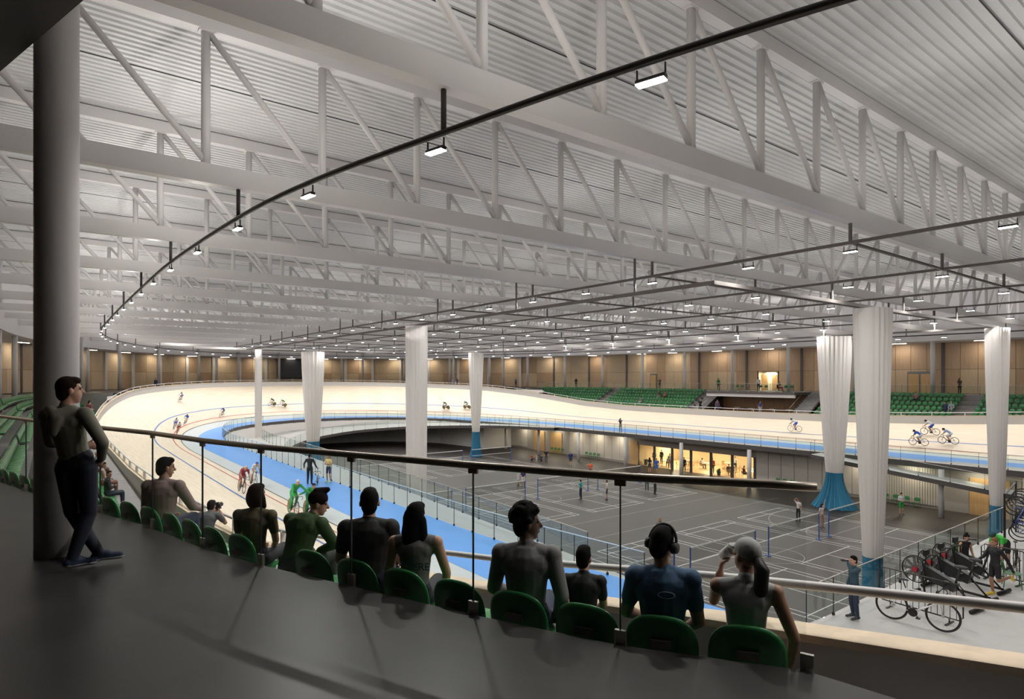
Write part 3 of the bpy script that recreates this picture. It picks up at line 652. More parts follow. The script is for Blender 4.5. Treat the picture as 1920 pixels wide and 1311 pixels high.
# ---------------------------------------------------------------- stadium seats
def pad(w, h, th, n, expo=3.0, taper=0., curve=0.):
    rings = [(.0, th), (.55, th), (.9, th * .82), (1., th * .2), (1., -th * .2), (.9, -th * .82), (.55, -th), (.0, -th)]
    if n < 14: rings = [(.0, th), (.9, th), (1., 0), (.9, -th), (0, -th)]
    out = []
    for s_, d in rings:
        L = []
        for i in range(n):
            t = 2 * math.pi * i / n; c_, q = math.cos(t), math.sin(t)
            x = math.copysign(abs(c_) ** (2 / expo), c_); z = math.copysign(abs(q) ** (2 / expo), q)
            X = x * s_ * w / 2 * (1 - taper * z * s_); L.append((X, d - curve * X * X, z * s_ * h / 2))
        out.append(L)
    return out
def seat_parts(n):
    tl = Matrix.Rotation(R(11), 4, 'X'); back, pan, br = MB(), MB(), MB()
    back.loft([[tuple((tl @ Vector(p)) + Vector((0, .03, .62))) for p in L] for L in pad(.48, .42, .026, n, 2.7, .07, -.28)], True)
    ry = Matrix.Rotation(R(-86), 4, 'X'); pan.loft([[tuple((ry @ Vector(p)) + Vector((0, .26, .42))) for p in L] for L in pad(.46, .42, .03, n, 3.2, .04, .12)], True)
    br.box((0, .12, .2), (.09, .05, .4)).box((0, .09, .4), (.36, .06, .05)).box((0, .12, .01), (.18, .14, .02))
    return back, pan, br
sb, sp, sr = seat_parts(30)
SBK, SPN, SBR = sb.mesh('backrest', green, True), sp.mesh('seat_pan', greenlt, True), sr.mesh('bracket', rigm)
SLB = MB().box((0, -.03, .645), (.13, .03, .05)).mesh('number_plate', rigm)
lb_, lp_, lr_ = seat_parts(10); low = MB(); low.add(lb_.v, lb_.f, 0); low.add(lp_.v, lp_.f, 1); low.add(lr_.v, lr_.f, 2); SLOW = low.mesh('stadium_seat', [green, greenlt, rigm], True)
def edge_b(px):
    bs = np.linspace(1.7, 15, 800); xs = [proj(edge_a(b), b, 0)[0] for b in bs]; return float(bs[int(np.argmin(np.abs(np.array(xs) - px)))])
def edge_frame(b, d=.0):
    t = Vector((edge_a(b + .1) - edge_a(b - .1), .2, 0)).normalized(); n = Vector((t.y, -t.x, 0)); p = Vector((edge_a(b), b, 0)) + n * d
    return p, math.atan2(n.y, n.x) - math.pi / 2, n
SEATX = [1405, 1243, 1098, 972, 858, 760, 663, 579, 460, 407, 358, 316, 275, 240, 208, 178, 150, 122, 96, 70, 45, 22, 2, -20]
SB = [edge_b(1405)]; SKIP = edge_b(486)
while SB[-1] < 14.6:
    b, acc = SB[-1], 0.
    while acc < .535: acc += math.hypot(edge_a(b + .01) - edge_a(b), .01); b += .01
    SB.append(b)
SLOT = list(SB); FLAT = min(SB, key=lambda q: abs(q - SKIP)); SB = [b for b in SB if b != FLAT]
for b in SB:
    p, rz, n = edge_frame(b, .13)
    t = thing('stadium_seat', 'moulded green seat backed against the concourse balustrade', 'seat', (p.x, p.y, -.645), rz, 'green seats along the concourse balustrade')
    put('backrest', SBK, t); put('seat_pan', SPN, t); put('bracket', SBR, t); put('number_plate', SLB, t)
p, rz, n = edge_frame(FLAT, .13); t = thing('stadium_seat', 'green seat base lying flat without its backrest', 'seat', (p.x, p.y, -.645), rz); put('seat_pan', SPN, t); put('bracket', SBR, t)
seats = []
for j in range(NR):
    z = -2.9 + DR * j + .004
    for far in (0, 1):
        b = 7.0 if not far else 9.0
        while b < 86:
            x, y = side_pt(OF0 + DP * j - .06, b, far); q = side_pt(OF0 + DP * j - .06, b + .1, far); tx, ty = q[0] - x, q[1] - y; L = math.hypot(tx, ty)
            ok = True
            if far: ok = not (35.6 < b < 53.4 or 69.9 < b < 71.6 or 20.4 < b < 22.2)
            else: ok = x > (edge_a(b) + 1.15 if b < 20 else edge_a(b) + .2) and not (33.4 < b < 34.9 or 57 < b < 58.4)
            if ok and in_view(x, y, z + .5, 40):
                nx, ny = (-ty, tx) if far else (ty, -tx); seats.append((proj(x, y, z)[2], x, y, z, math.atan2(ny, nx) - math.pi / 2, far, j))
            b += .54 * (.1 / L)
seats.sort(key=lambda s_: s_[0])
TAKEN = set()
rest = MB()
for i, (Y, x, y, z, rz, far, j) in enumerate(seats):
    if i < 262:
        o = put('stadium_seat', SLOW, None, (x, y, z), rz); tag(o, 'green stadium seat in the %s terrace row %s' % ('long far' if far else 'curved', ('against the track wall', 'second from the track wall', 'third from the track wall', 'fourth from the track wall', 'below the top row', 'at the top')[j]), 'seat', 'green seats of the %s terrace row %d' % ('far' if far else 'curved', j + 1))
    else:
        c_, s_ = math.cos(rz), math.sin(rz); rest.add([(x + v[0] * c_ - v[1] * s_, y + v[0] * s_ + v[1] * c_, z + v[2]) for v in low.v], low.f, 0)
k = len(low.f); rest.m = (low.m * (len(rest.f) // k))
o = rest.build('stadium_seating', [green, greenlt, rigm], None, True); o['kind'] = 'stuff'; o['label'] = 'rows of green seats on the distant terraces'; o['category'] = 'seating'
# ---------------------------------------------------------------- people
PEND = []
def col(rgb): return M('cloth_%02x%02x%02x' % tuple(int(c * 255) for c in rgb), rgb, .75)
SK = {'l': M('skin_light', (.52, .29, .2), .5), 'm': M('skin_tan', (.36, .19, .12), .5), 'd': M('skin_dark', (.11, .055, .035), .5)}
BASE = {
 'stand': dict(pelvis=(0, 0, .96), chest=(0, .01, 1.3), neck=(0, -.005, 1.47), head=(0, .03, 1.635), shL=(-.185, 0, 1.42), shR=(.185, 0, 1.42), elL=(-.235, -.03, 1.13), elR=(.235, -.03, 1.13), wrL=(-.24, .06, .9), wrR=(.24, .06, .9),
               hiL=(-.09, 0, .93), hiR=(.09, 0, .93), knL=(-.105, .03, .5), knR=(.105, .03, .5), anL=(-.11, -.03, .09), anR=(.11, -.03, .09), toL=(-.13, .15, .035), toR=(.13, .15, .035)),
 'sit': dict(pelvis=(0, 0, .12), chest=(0, .0, .46), neck=(0, .02, .63), head=(0, .06, .79), shL=(-.185, .01, .575), shR=(.185, .01, .575), elL=(-.25, .08, .30), elR=(.25, .08, .30), wrL=(-.11, .28, .19), wrR=(.11, .28, .19),
             hiL=(-.09, .03, .09), hiR=(.09, .03, .09), knL=(-.13, .45, .1), knR=(.13, .45, .1), anL=(-.13, .46, -.33), anR=(.13, .46, -.33), toL=(-.14, .64, -.395), toR=(.14, .64, -.395)),
 'ride': dict(pelvis=(0, -.2, 1.0), chest=(0, .12, 1.2), neck=(0, .28, 1.25), head=(0, .41, 1.33), shL=(-.17, .25, 1.2), shR=(.17, .25, 1.2), elL=(-.21, .36, .98), elR=(.21, .36, .98), wrL=(-.19, .52, .88), wrR=(.19, .52, .88),
              hiL=(-.08, -.18, .96), hiR=(.08, -.18, .96), knL=(-.1, .14, .78), knR=(.1, .1, .6), anL=(-.1, .0, .4), anR=(.1, -.05, .2), toL=(-.1, .15, .36), toR=(.1, .1, .15)),
}
def caps(p, q, r0, r1, flat=1., side=None, tg='skin'): return ('c', Vector(p), Vector(q), r0, r1, flat, Vector(side) if side is not None else None, tg)
def ell(c, rad, T=None, tg='skin'): return ('e', Vector(c), rad, T or Matrix.Identity(3), tg)
def prim_geo(P, fine):
    mb = MB(); n = 16 if fine else 10
    for p in P:
        if p[0] == 'e':
            mb.ball(p[1], p[2], n, 10 if fine else 7, T=p[3].to_4x4())
        else:
            _, a_, b_, r0, r1, fl, side, tg = p; d = (b_ - a_); L = d.length
            d = d / L if L > 1e-6 else Vector((0, 0, 1))
            u = (side - d * side.dot(d)).normalized() if side is not None else d.orthogonal().normalized(); w = d.cross(u); rows = []
            for cc, rr, sg in ((a_, r0, -1), (b_, r1, 1)):
                for ph in ((90, 60, 30, 0) if sg < 0 else (0, 30, 60, 90)):
                    e_ = R(ph); rows.append([cc + d * sg * math.sin(e_) * rr + (u * math.cos(t) + w * math.sin(t) * fl) * max(math.cos(e_), .02) * rr for t in [2 * math.pi * i / n for i in range(n)]])
            mb.loft(rows, True); k = len(mb.v); mb.f.append(tuple(range(k - n, k))); mb.m.append(0); st = k - n * 8; mb.f.append(tuple(range(st + n - 1, st - 1, -1))); mb.m.append(0)
    return mb
def prim_dist(P, X):
    D = []
    for p in P:
        if p[0] == 'e':
            Ti = np.array(p[3].transposed()); q = (X - np.array(p[1])) @ Ti.T; rad = np.array(p[2] if not isinstance(p[2], (int, float)) else (p[2],) * 3)
            D.append((np.linalg.norm(q / rad, axis=1) - 1) * rad.min())
        else:
            _, a_, b_, r0, r1, fl, side, tg = p; a_, b_ = np.array(a_), np.array(b_); d = b_ - a_; L = max(np.linalg.norm(d), 1e-6); d = d / L
            q = X - a_; t = np.clip(q @ d, 0, L); off = q - np.outer(t, d)
            if side is not None:
                u = np.array(side) - d * np.dot(np.array(side), d); u /= np.linalg.norm(u); w = np.cross(d, u); ww = off @ w; off = off + np.outer(ww * (1 / fl - 1), w)
            D.append(np.linalg.norm(off, axis=1) - (r0 + (r1 - r0) * t / L))
    return np.argmin(np.array(D), axis=0)
def head_frame(yaw, pitch, roll=0.): return (Matrix.Rotation(yaw, 3, 'Z') @ Matrix.Rotation(pitch, 3, 'X') @ Matrix.Rotation(roll, 3, 'Y'))
def person(label, loc, rz=0., pose='stand', h=1.75, vox=.03, shirt=(.3, .3, .3), pants=(.03, .03, .05), shoes=(.05, .05, .06), skin='l', hair=(.02, .014, .01), sleeves='short', legs='long', style='short', head=(0, 0), ov=None, fem=False, group=None, lean=0., bulk_=1., hood=False, sole=None, rot=None, extra=None, collar=True):
    J = dict(BASE[pose]); J.update(ov or {}); s_ = h / 1.75; J = {k: Vector(v) * s_ for k, v in J.items()}
    fine = vox < .016; P = []; sh = 'shirt'; T = head_frame(*head); side = (J['shR'] - J['shL']).normalized(); hs = (J['hiR'] - J['hiL']).normalized()
    k = s_ * (.92 if fem else 1.) * bulk_; up = (J['chest'] - J['pelvis']).normalized()
    waist = J['pelvis'].lerp(J['chest'], .45)
    P += [caps(J['pelvis'] - hs * .03 * k, J['pelvis'] + hs * .03 * k + up * .04, .13 * k, .128 * k, .82, hs, 'pants'), caps(J['pelvis'] + up * .1 * s_, waist + up * .03, .135 * k, .132 * k, .78, side, sh), caps(waist, J['chest'] + up * .03 * s_, .132 * k, .158 * k, .72, side, sh),
          caps(J['chest'] + up * .05 * s_ - side * .07 * k, J['chest'] + up * .05 * s_ + side * .07 * k, .105 * k, .105 * k, .95, up, sh),
          caps(J['shL'].lerp(J['shR'], .12), J['shL'].lerp(J['shR'], .88), .066 * k, .066 * k, 1, None, sh), caps(J['neck'] - up * .07, J['neck'].lerp(J['head'], .12), .085 * k, .056 * s_, 1, None, sh if collar else 'skin')]
    for q in 'LR': P.append(caps(J['neck'] - up * .02 * s_, J['sh' + q] + up * .0, .058 * k, .06 * k, 1, None, sh))
    hd = J['head']; F = lambda x, y, z: hd + T @ (Vector((x, y, z)) * s_)
    P += [caps(J['neck'], F(0, -.01, -.06), .054 * s_ * (.88 if fem else 1), .052 * s_), ell(F(0, -.012, .025), (.074 * s_, .094 * s_, .096 * s_), T), ell(F(0, .022, -.045), (.058 * s_, .068 * s_, .078 * s_), T), ell(F(0, .05, -.1), (.03 * s_, .03 * s_, .022 * s_), T)]
    if fine or vox < .021:
        P += [caps(F(0, .083, .012), F(0, .107, -.028), .009 * s_, .015 * s_), ell(F(0, .074, .03), (.05 * s_, .014 * s_, .012 * s_), T), ell(F(0, .083, -.064), (.022 * s_, .011 * s_, .011 * s_), T)]
        for q in (-1, 1): P += [ell(F(q * .078, -.008, -.012), (.01 * s_, .02 * s_, .032 * s_), T)]
    slv = {'long': ('shirt', 'shirt'), 'short': ('shirt', 'skin'), 'none': ('skin', 'skin')}[sleeves]
    for q in 'LR':
        S_, E_, Wr = J['sh' + q], J['el' + q], J['wr' + q]; cl = .008 * s_ if sleeves == 'long' else 0
        if sleeves != 'none': P.append(ell(S_, (.07 * k,) * 3, None, 'shirt'))
        else: P.append(ell(S_, (.062 * k,) * 3, None, 'skin'))
        if sleeves == 'short':
            mid = S_.lerp(E_, .6); P += [caps(S_, mid, .062 * k, .056 * k, 1, None, 'shirt'), caps(mid, E_, .046 * k, .041 * k)]
        else: P.append(caps(S_, E_, .056 * k + cl, .043 * k + cl, 1, None, slv[0]))
        P.append(caps(E_, Wr, .043 * k + cl, .029 * s_ + cl, 1, None, slv[1]))
        d = (Wr - E_).normalized(); out = Vector((1, 0, 0)) if q == 'R' else Vector((-1, 0, 0)); nrm = out - d * out.dot(d)
        nrm = nrm.normalized() if nrm.length > .1 else d.orthogonal(); lat = d.cross(nrm).normalized()
        if lat.y < 0: lat = -lat
        if fine:
            P.append(caps(Wr + d * .02 * s_, Wr + d * .075 * s_, .034 * s_, .038 * s_, .5, lat))
            for fi, (o_, L) in enumerate(((.027, .07), (.009, .078), (-.009, .073), (-.027, .058))):
                b0 = Wr + d * .085 * s_ + lat * o_ * s_; b1 = b0 + (d * .8 - nrm * .35) * L * .5 * s_; b2 = b1 + (d * .5 - nrm * .8) * L * .55 * s_; P += [caps(b0, b1, .0098 * s_, .009 * s_), caps(b1, b2, .009 * s_, .0075 * s_)]
            b0 = Wr + d * .03 * s_ + lat * .03 * s_; b1 = b0 + (d * .6 + lat * .6 - nrm * .3) * .045 * s_; P += [caps(b0, b1, .012 * s_, .0105 * s_), caps(b1, b1 + (d * .9 - nrm * .4) * .032 * s_, .0105 * s_, .008 * s_)]
        else: P += [caps(Wr, Wr + d * .1 * s_, .03 * s_, .028 * s_, .6, lat), caps(Wr + d * .03 * s_, Wr + d * .06 * s_ + lat * .04 * s_, .014 * s_, .011 * s_)]
        H, K, A, To = J['hi' + q], J['kn' + q], J['an' + q], J['to' + q]; lg = {'long': ('pants', 'pants'), 'short': ('pants', 'skin'), 'bare': ('skin', 'skin')}[legs]; loose = .01 * s_ if legs == 'long' else 0
        if legs == 'short': mid = H.lerp(K, .72); P += [caps(H, mid, .09 * k, .078 * k, 1, None, 'pants'), caps(mid, K, .062 * k, .055 * k)]
        else: P.append(caps(H, K, .092 * k, .06 * k + loose, 1, None, lg[0]))
        P += [caps(K, K.lerp(A, .35), .056 * k + loose, .056 * k + loose, 1, None, lg[1]), caps(K.lerp(A, .3), A, .056 * k + loose, .036 * s_ + loose, 1, None, lg[1])]
        fd = (To - A); fd = fd.normalized(); heel = A - Vector((0, 0, .035 * s_)) - fd * .03 * s_
        P += [caps(heel, To, .043 * s_, .036 * s_, 1, None, 'shoes'), caps(A, A.lerp(To, .4), .042 * s_, .04 * s_, 1, None, 'shoes')]
        if sole: P.append(caps(heel - Vector((0, 0, .02 * s_)), To - Vector((0, 0, .012 * s_)), .04 * s_, .04 * s_, .55, hs, 'sole'))
    if hood:
        nb = J['neck']; P += [caps(nb + Vector((-.1, -.05, -.01)), nb + Vector((0, -.13, -.06)), .05, .058, 1, None, sh), caps(nb + Vector((.1, -.05, -.01)), nb + Vector((0, -.13, -.06)), .05, .058, 1, None, sh), caps(nb + Vector((0, -.13, -.07)), nb + Vector((0, -.15, -.21)), .075, .035, .65, (1, 0, 0), sh), caps(nb + Vector((-.07, .05, -.02)), nb + Vector((.07, .05, -.02)), .04, .04, 1, None, sh)]
    if extra: P += extra(J, F, T, s_)
    mats = {'skin': SK[skin], 'shirt': col(shirt), 'pants': col(pants), 'shoes': col(shoes), 'sole': col(sole or (.6, .6, .6))}
    body = put('person', prim_geo(P, fine).mesh('person', list(mats.values())), None, loc, rz)
    if rot: body.rotation_euler = rot
    tag(body, label, 'person', group); PEND.append((body, P, vox, list(mats)))
    HP = []
    if style in ('short', 'long', 'bob', 'bun', 'tail', 'curly', 'bushy'): HP += [ell(F(0, -.022, .035), (.081 * s_, .094 * s_, .096 * s_), T), ell(F(0, -.05, -.02), (.07 * s_, .06 * s_, .085 * s_), T), ell(F(0, .03, .085), (.062 * s_, .058 * s_, .04 * s_), T)]
    if style == 'bushy': HP += [ell(F(0, .0, .095), (.07 * s_, .08 * s_, .045 * s_), T)]
    if style == 'long': HP += [caps(F(0, -.05, .0), F(0, -.1, -.3), .095 * s_, .085 * s_, .62, (1, 0, 0)), caps(F(-.06, -.03, -.03), F(-.1, -.05, -.3), .05 * s_, .045 * s_), caps(F(.06, -.03, -.03), F(.1, -.04, -.3), .05 * s_, .045 * s_)]
    if style == 'bob': HP += [ell(F(0, -.03, -.03), (.1 * s_, .095 * s_, .13 * s_), T), caps(F(-.07, .0, -.03), F(-.075, .02, -.13), .035 * s_, .03 * s_), caps(F(.07, .0, -.03), F(.075, .02, -.13), .035 * s_, .03 * s_)]
    if style == 'bun': HP += [ell(F(0, -.02, .145), (.042 * s_,) * 3, T)]
    if style == 'curly':
        rn = random.Random(3); HP += [ell(F(.088 * math.cos(a_) * math.cos(e_), -.02 + .1 * math.sin(a_) * math.cos(e_), .045 + .1 * math.sin(e_)), (.026 * s_,) * 3) for a_, e_ in [(rn.uniform(0, 6.28), rn.uniform(-.2, 1.5)) for _ in range(90)] if not (math.sin(a_) > .55 and e_ < .45)]
    if style == 'cap': HP += [ell(F(0, -.012, .05), (.085 * s_, .103 * s_, .085 * s_), T), caps(F(-.04, .09, .045), F(.04, .09, .045), .045 * s_, .045 * s_, .22, T @ Vector((0, 1, 0))), caps(F(-.03, .13, .035), F(.03, .13, .035), .03 * s_, .03 * s_, .22, T @ Vector((0, 1, 0)))]
    if style == 'beanie': HP += [ell(F(0, -.015, .05), (.086 * s_, .104 * s_, .095 * s_), T), caps(F(0, -.03, .11), F(0, .06, .155), .055 * s_, .03 * s_)]
    if style == 'helmet': HP += [ell(F(0, -.02, .05), (.09 * s_, .125 * s_, .085 * s_), T), caps(F(0, -.09, .05), F(0, -.16, .02), .05 * s_, .02 * s_, .7, T @ Vector((1, 0, 0)))]
    if style == 'scarf': HP += [ell(F(0, -.02, .025), (.092 * s_, .1 * s_, .115 * s_), T), caps(F(0, -.03, -.08), J['neck'] - up * .06, .085 * s_, .14 * s_, .8, (1, 0, 0))]
    if HP:
        nm = {'cap': 'cap', 'beanie': 'beanie', 'helmet': 'helmet', 'scarf': 'headscarf'}.get(style, 'hair'); ho = put(nm, prim_geo(HP, fine).mesh(nm, [M('hair_%02x%02x%02x' % tuple(int(c * 255) for c in hair), hair, .85, spec=.15)]), body); PEND.append((ho, HP, vox, None))
    if vox < .021:
        eb = MB(); 
        for q in (-1, 1): eb.ball(F(q * .031, .072, .012), .0115 * s_, 8, 6)
        eb.build('eyes', M('eye_dark', (.03, .02, .015), .2), body, True)
        # lips
        MB().ball(F(0, .092, -.064), (.02 * s_, .005 * s_, .006 * s_), 8, 5, T=T.to_4x4()).build('mouth', M('lip', (.35, .12, .1), .5), body, True)
    return body
def finish_people():
    objs = []
    for o, P, v, tags in PEND:
        mo = o.modifiers.new('r', 'REMESH'); mo.mode = 'VOXEL'; mo.voxel_size = v; mo.use_smooth_shade = True
        sm = o.modifiers.new('s', 'SMOOTH'); sm.factor = .5; sm.iterations = 3 if v < .016 else 2
    dg = bpy.context.evaluated_depsgraph_get()
    res = [bpy.data.meshes.new_from_object(o.evaluated_get(dg)) for o, *_ in PEND]
    for (o, P, v, tags), me in zip(PEND, res):
        old = o.data; o.modifiers.clear(); me.materials.clear()
        for mt in old.materials: me.materials.append(mt)
        if tags:
            n = len(me.polygons); X = np.empty(n * 3); me.polygons.foreach_get('center', X); idx = prim_dist(P, X.reshape(-1, 3)); lut = np.array([tags.index(p[-1]) for p in P]); me.polygons.foreach_set('material_index', lut[idx].astype(np.int32))
        me.polygons.foreach_set('use_smooth', np.ones(len(me.polygons), bool)); me.update(); o.data = me; me.name = o.name
        bpy.data.meshes.remove(old)
# ---- seated along the concourse balustrade
def seat_at(px, d=.3, side=0.): p, rz, n = edge_frame(min(SLOT, key=lambda q: abs(q - edge_b(px))) + side, d); return (p.x, p.y, -.645 + .445), rz
V1 = .0088
l, r_ = seat_at(256, .31); person('person in a mauve long-sleeved shirt with very short black hair on a green seat', l, r_ + .6, 'sit', 1.83, V1, (.27, .19, .175), (.03, .04, .08), skin='m', hair=(.006, .005, .005), sleeves='long', style='short', head=(-.75, -.1), ov=dict(elR=(.27, .16, .3), wrR=(.22, .42, .22)), bulk_=1.08)
l, r_ = seat_at(426); person('person with a brown bob and khaki top seated before the concourse glass', l, r_ + .55, 'sit', 1.64, V1, (.12, .095, .05), (.03, .03, .04), hair=(.018, .009, .006), sleeves='short', style='bob', fem=True, head=(-.3, .0), ov=dict(elR=(.21, .06, .3), elL=(-.21, .06, .3)))
l, r_ = seat_at(486, .36, -.06); person('person in a green jacket and dark beanie leaning forward in a seat', l, r_ + .3, 'sit', 1.72, V1, (.035, .075, .02), (.02, .03, .02), hair=(.012, .006, .007), sleeves='long', style='beanie', head=(-1.1, -.2), ov=dict(chest=(.02, .1, .42), neck=(.06, .2, .55), head=(.1, .27, .68), shL=(-.15, .16, .52), shR=(.21, .14, .5), elL=(-.24, .32, .28), elR=(.27, .3, .26)), bulk_=1.1)
l, r_ = seat_at(644, .31); person('broad person in a black tee with cropped dark hair on a green seat', l, r_ + .6, 'sit', 1.84, V1, (.006, .006, .007), (.008, .009, .02), hair=(.008, .006, .005), style='short', head=(.1, 0), bulk_=1.15)
lt, rt = seat_at(735); tank = person('person with long black hair in a grey lettered tank top', lt, rt + .5, 'sit', 1.7, V1, (.15, .14, .135), (.02, .02, .03), hair=(.004, .0035, .004), sleeves='none', style='long', fem=True, head=(-.35, 0), ov=dict(elR=(.27, .04, .3), wrR=(.24, .08, .07)))
l, r_ = seat_at(953, .31); person('person with curly black hair in a grey shirt looking sideways', l, r_ + .35, 'sit', 1.84, V1, (.2, .185, .19), (.02, .03, .06), skin='d', hair=(.004, .0035, .0035), sleeves='long', style='curly', head=(-1.25, .0), bulk_=1.06, ov=dict(elR=(.26, -.05, .3), wrR=(.22, .12, .12)))
l, r_ = seat_at(1086, .44, .12); person('small dark-haired child in a black tee beside the grey-shirted adult', l, r_ + .3, 'sit', 1.3, V1, (.008, .008, .009), (.02, .03, .06), skin='l', hair=(.006, .005, .006), style='bushy', head=(-.3, 0), ov=dict(chest=(0, .05, .44), neck=(0, .1, .6), head=(0, .16, .76), shL=(-.17, .08, .55), shR=(.17, .08, .55), elL=(-.2, .14, .3), elR=(.2, .14, .3), knL=(-.1, .36, .1), knR=(.1, .36, .1), anL=(-.1, .34, -.33), anR=(.1, .34, -.33), toL=(-.11, .46, -.395), toR=(.11, .46, -.395)))
lv, rv = seat_at(1239); hp = person('person in a blue vest wearing black headphones', lv, rv + .1, 'sit', 1.74, V1, (.05, .115, .22), (.012, .012, .02), skin='m', hair=(.005, .004, .005), sleeves='short', style='bushy', head=(-.55, -.35), bulk_=1.1, ov=dict(elR=(.24, .03, .29), wrR=(.15, .2, .15), knL=(-.13, .3, .1), knR=(.13, .3, .1), anL=(-.13, .26, -.33), anR=(.13, .26, -.33), toL=(-.14, .36, -.395), toR=(.14, .36, -.395)))
lc, rc = seat_at(1407, .3); cw = person('person in a white cap and tank top drinking from a cup', lc, rc - .1, 'sit', 1.68, V1, (.42, .41, .41), (.01, .01, .012), skin='m', hair=(.42, .42, .43), sleeves='none', style='cap', fem=True, head=(.75, .12), ov=dict(elL=(-.235, .24, .39), wrL=(-.19, .21, .6), elR=(.3, -.02, .3), wrR=(.28, .08, .1), knL=(-.16, .22, .1), knR=(.16, .22, .1), anL=(-.14, .12, -.33), anR=(.14, .12, -.33), toL=(-.15, .22, -.395), toR=(.15, .22, -.395)))
HC = Vector(BASE['sit']['head']) * (1.68 / 1.75); Tc = head_frame(.75, .12)
m = MB(); m.tube([tuple(HC + Tc @ Vector(q)) for q in ((0, -.1, .02), (0, -.15, -.04), (0, -.155, -.16), (0, -.13, -.32))], [.035, .05, .045, .02], 10); m.build('ponytail', M('hair_060504', (.012, .009, .008), .5), cw, True)
cp = Vector((*lc[:2], lc[2])) + Matrix.Rotation(rc - .1, 3, 'Z') @ (HC + Tc @ Vector((0, .19, -.05)))
cup = tag(put('paper_cup', MB().cyl((0, 0, -.06), (0, 0, .06), .032, .042, 18).cyl((0, 0, .06), (0, 0, .07), .045, .043, 18).mesh('paper_cup', linew, True), None, cp), 'white paper cup raised to the mouth of the capped person', 'cup'); cup.rotation_euler = (R(55), 0, rc + .65)
HH = Vector(BASE['sit']['head']) * (1.74 / 1.75); Th = head_frame(-.55, -.35); m = MB(); m.tube([tuple(HH + Th @ Vector((.105 * math.cos(a_), -.01, .02 + .125 * math.sin(a_)))) for a_ in np.linspace(0, math.pi, 14)], .01, 8)
for q in (-1, 1): m.cyl(HH + Th @ Vector((q * .085, -.008, -.005)), HH + Th @ Vector((q * .118, -.008, -.005)), .042, .036, 16)
hpo = tag(m.build('headphones', rubber, None, True, lv, rv + .1), 'black over-ear headphones on the person in the blue vest', 'headphones')
lm = MB(); lm.torus((0, 0, 0), .036, .003, 'Y', 24, 5); lg_ = lm.build('vest_logo', M('logo_grey', (.3, .34, .38), .5), hp, True, (.02, -.128, .5)); lg_.scale = (1.5, 1, .62)
def text_obj(txt, size, mat, parent, loc, rot, ext=.002):
    cu = bpy.data.curves.new('lettering', 'FONT'); cu.body = txt; cu.size = size; cu.extrude = ext; cu.align_x = 'CENTER'; cu.materials.append(mat); o = bpy.data.objects.new('lettering', cu); C.objects.link(o); me = bpy.data.meshes.new_from_object(o.evaluated_get(bpy.context.evaluated_depsgraph_get())); bpy.data.objects.remove(o); return put('lettering', me, parent, loc, rot=rot)
text_obj('REVERE', .085, M('print_navy', (.012, .014, .05), .6), tank, (0, -.122, .36), (R(90), 0, 0))
# ---- the man leaning on the column
sx, sy, _ = at(143, 1066, 0); MANR = -.62
person('person in an olive hoodie and navy joggers leaning on the thick column', (sx, sy, .004), MANR, 'stand', 1.755, V1, (.20, .19, .145), (.010, .013, .026), (.018, .026, .065), hair=(.016, .010, .007), sleeves='long', head=(-.8, .02), hood=True, sole=(.42, .42, .44),
       ov=dict(pelvis=(0, 0, .96), chest=(-.05, -.04, 1.29), neck=(-.07, -.04, 1.46), head=(-.05, -.01, 1.63), shL=(-.24, -.03, 1.4), shR=(.12, -.06, 1.41), elL=(-.3, .1, 1.14), wrL=(-.08, .24, 1.1), elR=(.3, -.1, 1.16), wrR=(.19, .06, 1.0),
               hiL=(-.09, 0, .92), hiR=(.09, 0, .92), knL=(-.08, .07, .5), knR=(.08, .05, .5), anL=(.13, .12, .1), anR=(.0, -.06, .095), toL=(.27, .2, .06), toR=(.1, .08, .04)))
# ---------------------------------------------------------------- chairs
def chair_mesh(frame, shell):
    st, bk, lg = MB(), MB(), MB(); ry = Matrix.Rotation(R(-88), 4, 'X'); tl = Matrix.Rotation(R(10), 4, 'X')
    st.loft([[tuple((ry @ Vector(p)) + Vector((0, .02, .45))) for p in L] for L in pad(.46, .44, .015, 16, 4)], True)
    bk.loft([[tuple((tl @ Vector(p)) + Vector((0, -.22, .68))) for p in L] for L in pad(.48, .3, .015, 16, 3.2, .03, -.2)], True)
    return st.mesh('seat', shell, True), bk.mesh('backrest', shell, True), [MB().tube([(x, y, .44), (x * 1.1, y * 1.2, 0)], .013, 6).mesh('leg', frame) for x in (-.2, .2) for y in (-.19, .19)] , MB().tube([(-.2, -.2, .44), (-.2, -.26, .8)], .012, 6).tube([(.2, -.2, .44), (.2, -.26, .8)], .012, 6).mesh('back_frame', frame)
CHG = chair_mesh(chairg, chairg); woodc = M('chair_birch', (.55, .35, .17), .5); CHW = chair_mesh(steel, woodc)
def chair(kind, loc, rz, label, group=None):
    t = thing('cafe_chair' if kind is CHW else 'green_chair', label, 'chair', loc, rz, group); put('seat', kind[0], t); put('backrest', kind[1], t); [put('leg', l_, t) for l_ in kind[2]]; put('back_frame', kind[3], t); return t
for gx, (px, py, dpx, lab) in enumerate(((1018, 846, 9, 'beside the double wooden doors'), (1093, 857, 10, 'in front of the pale wall panels'), (1462, 935, 21, 'by the dark service wall'), (1675, 952, 20, 'in front of the slatted wall panel'))):
    for k in range(4):
        b = 66.6 - .75 * k if gx == 0 else (59.5 - .75 * k if gx == 1 else (32.4 - .72 * k if gx == 2 else 22.6 - .8 * k))
        chair(CHG, (57.3, b, ZF + .002), R(90), 'green stacking chair ' + lab, 'green chairs ' + lab)
for k in range(4): chair(CHG, (49.5 + .8 * k, 92.0 - .8 * k, ZF + .002), R(150), 'green stacking chair by the curved end wall', 'green chairs by the curved end wall')
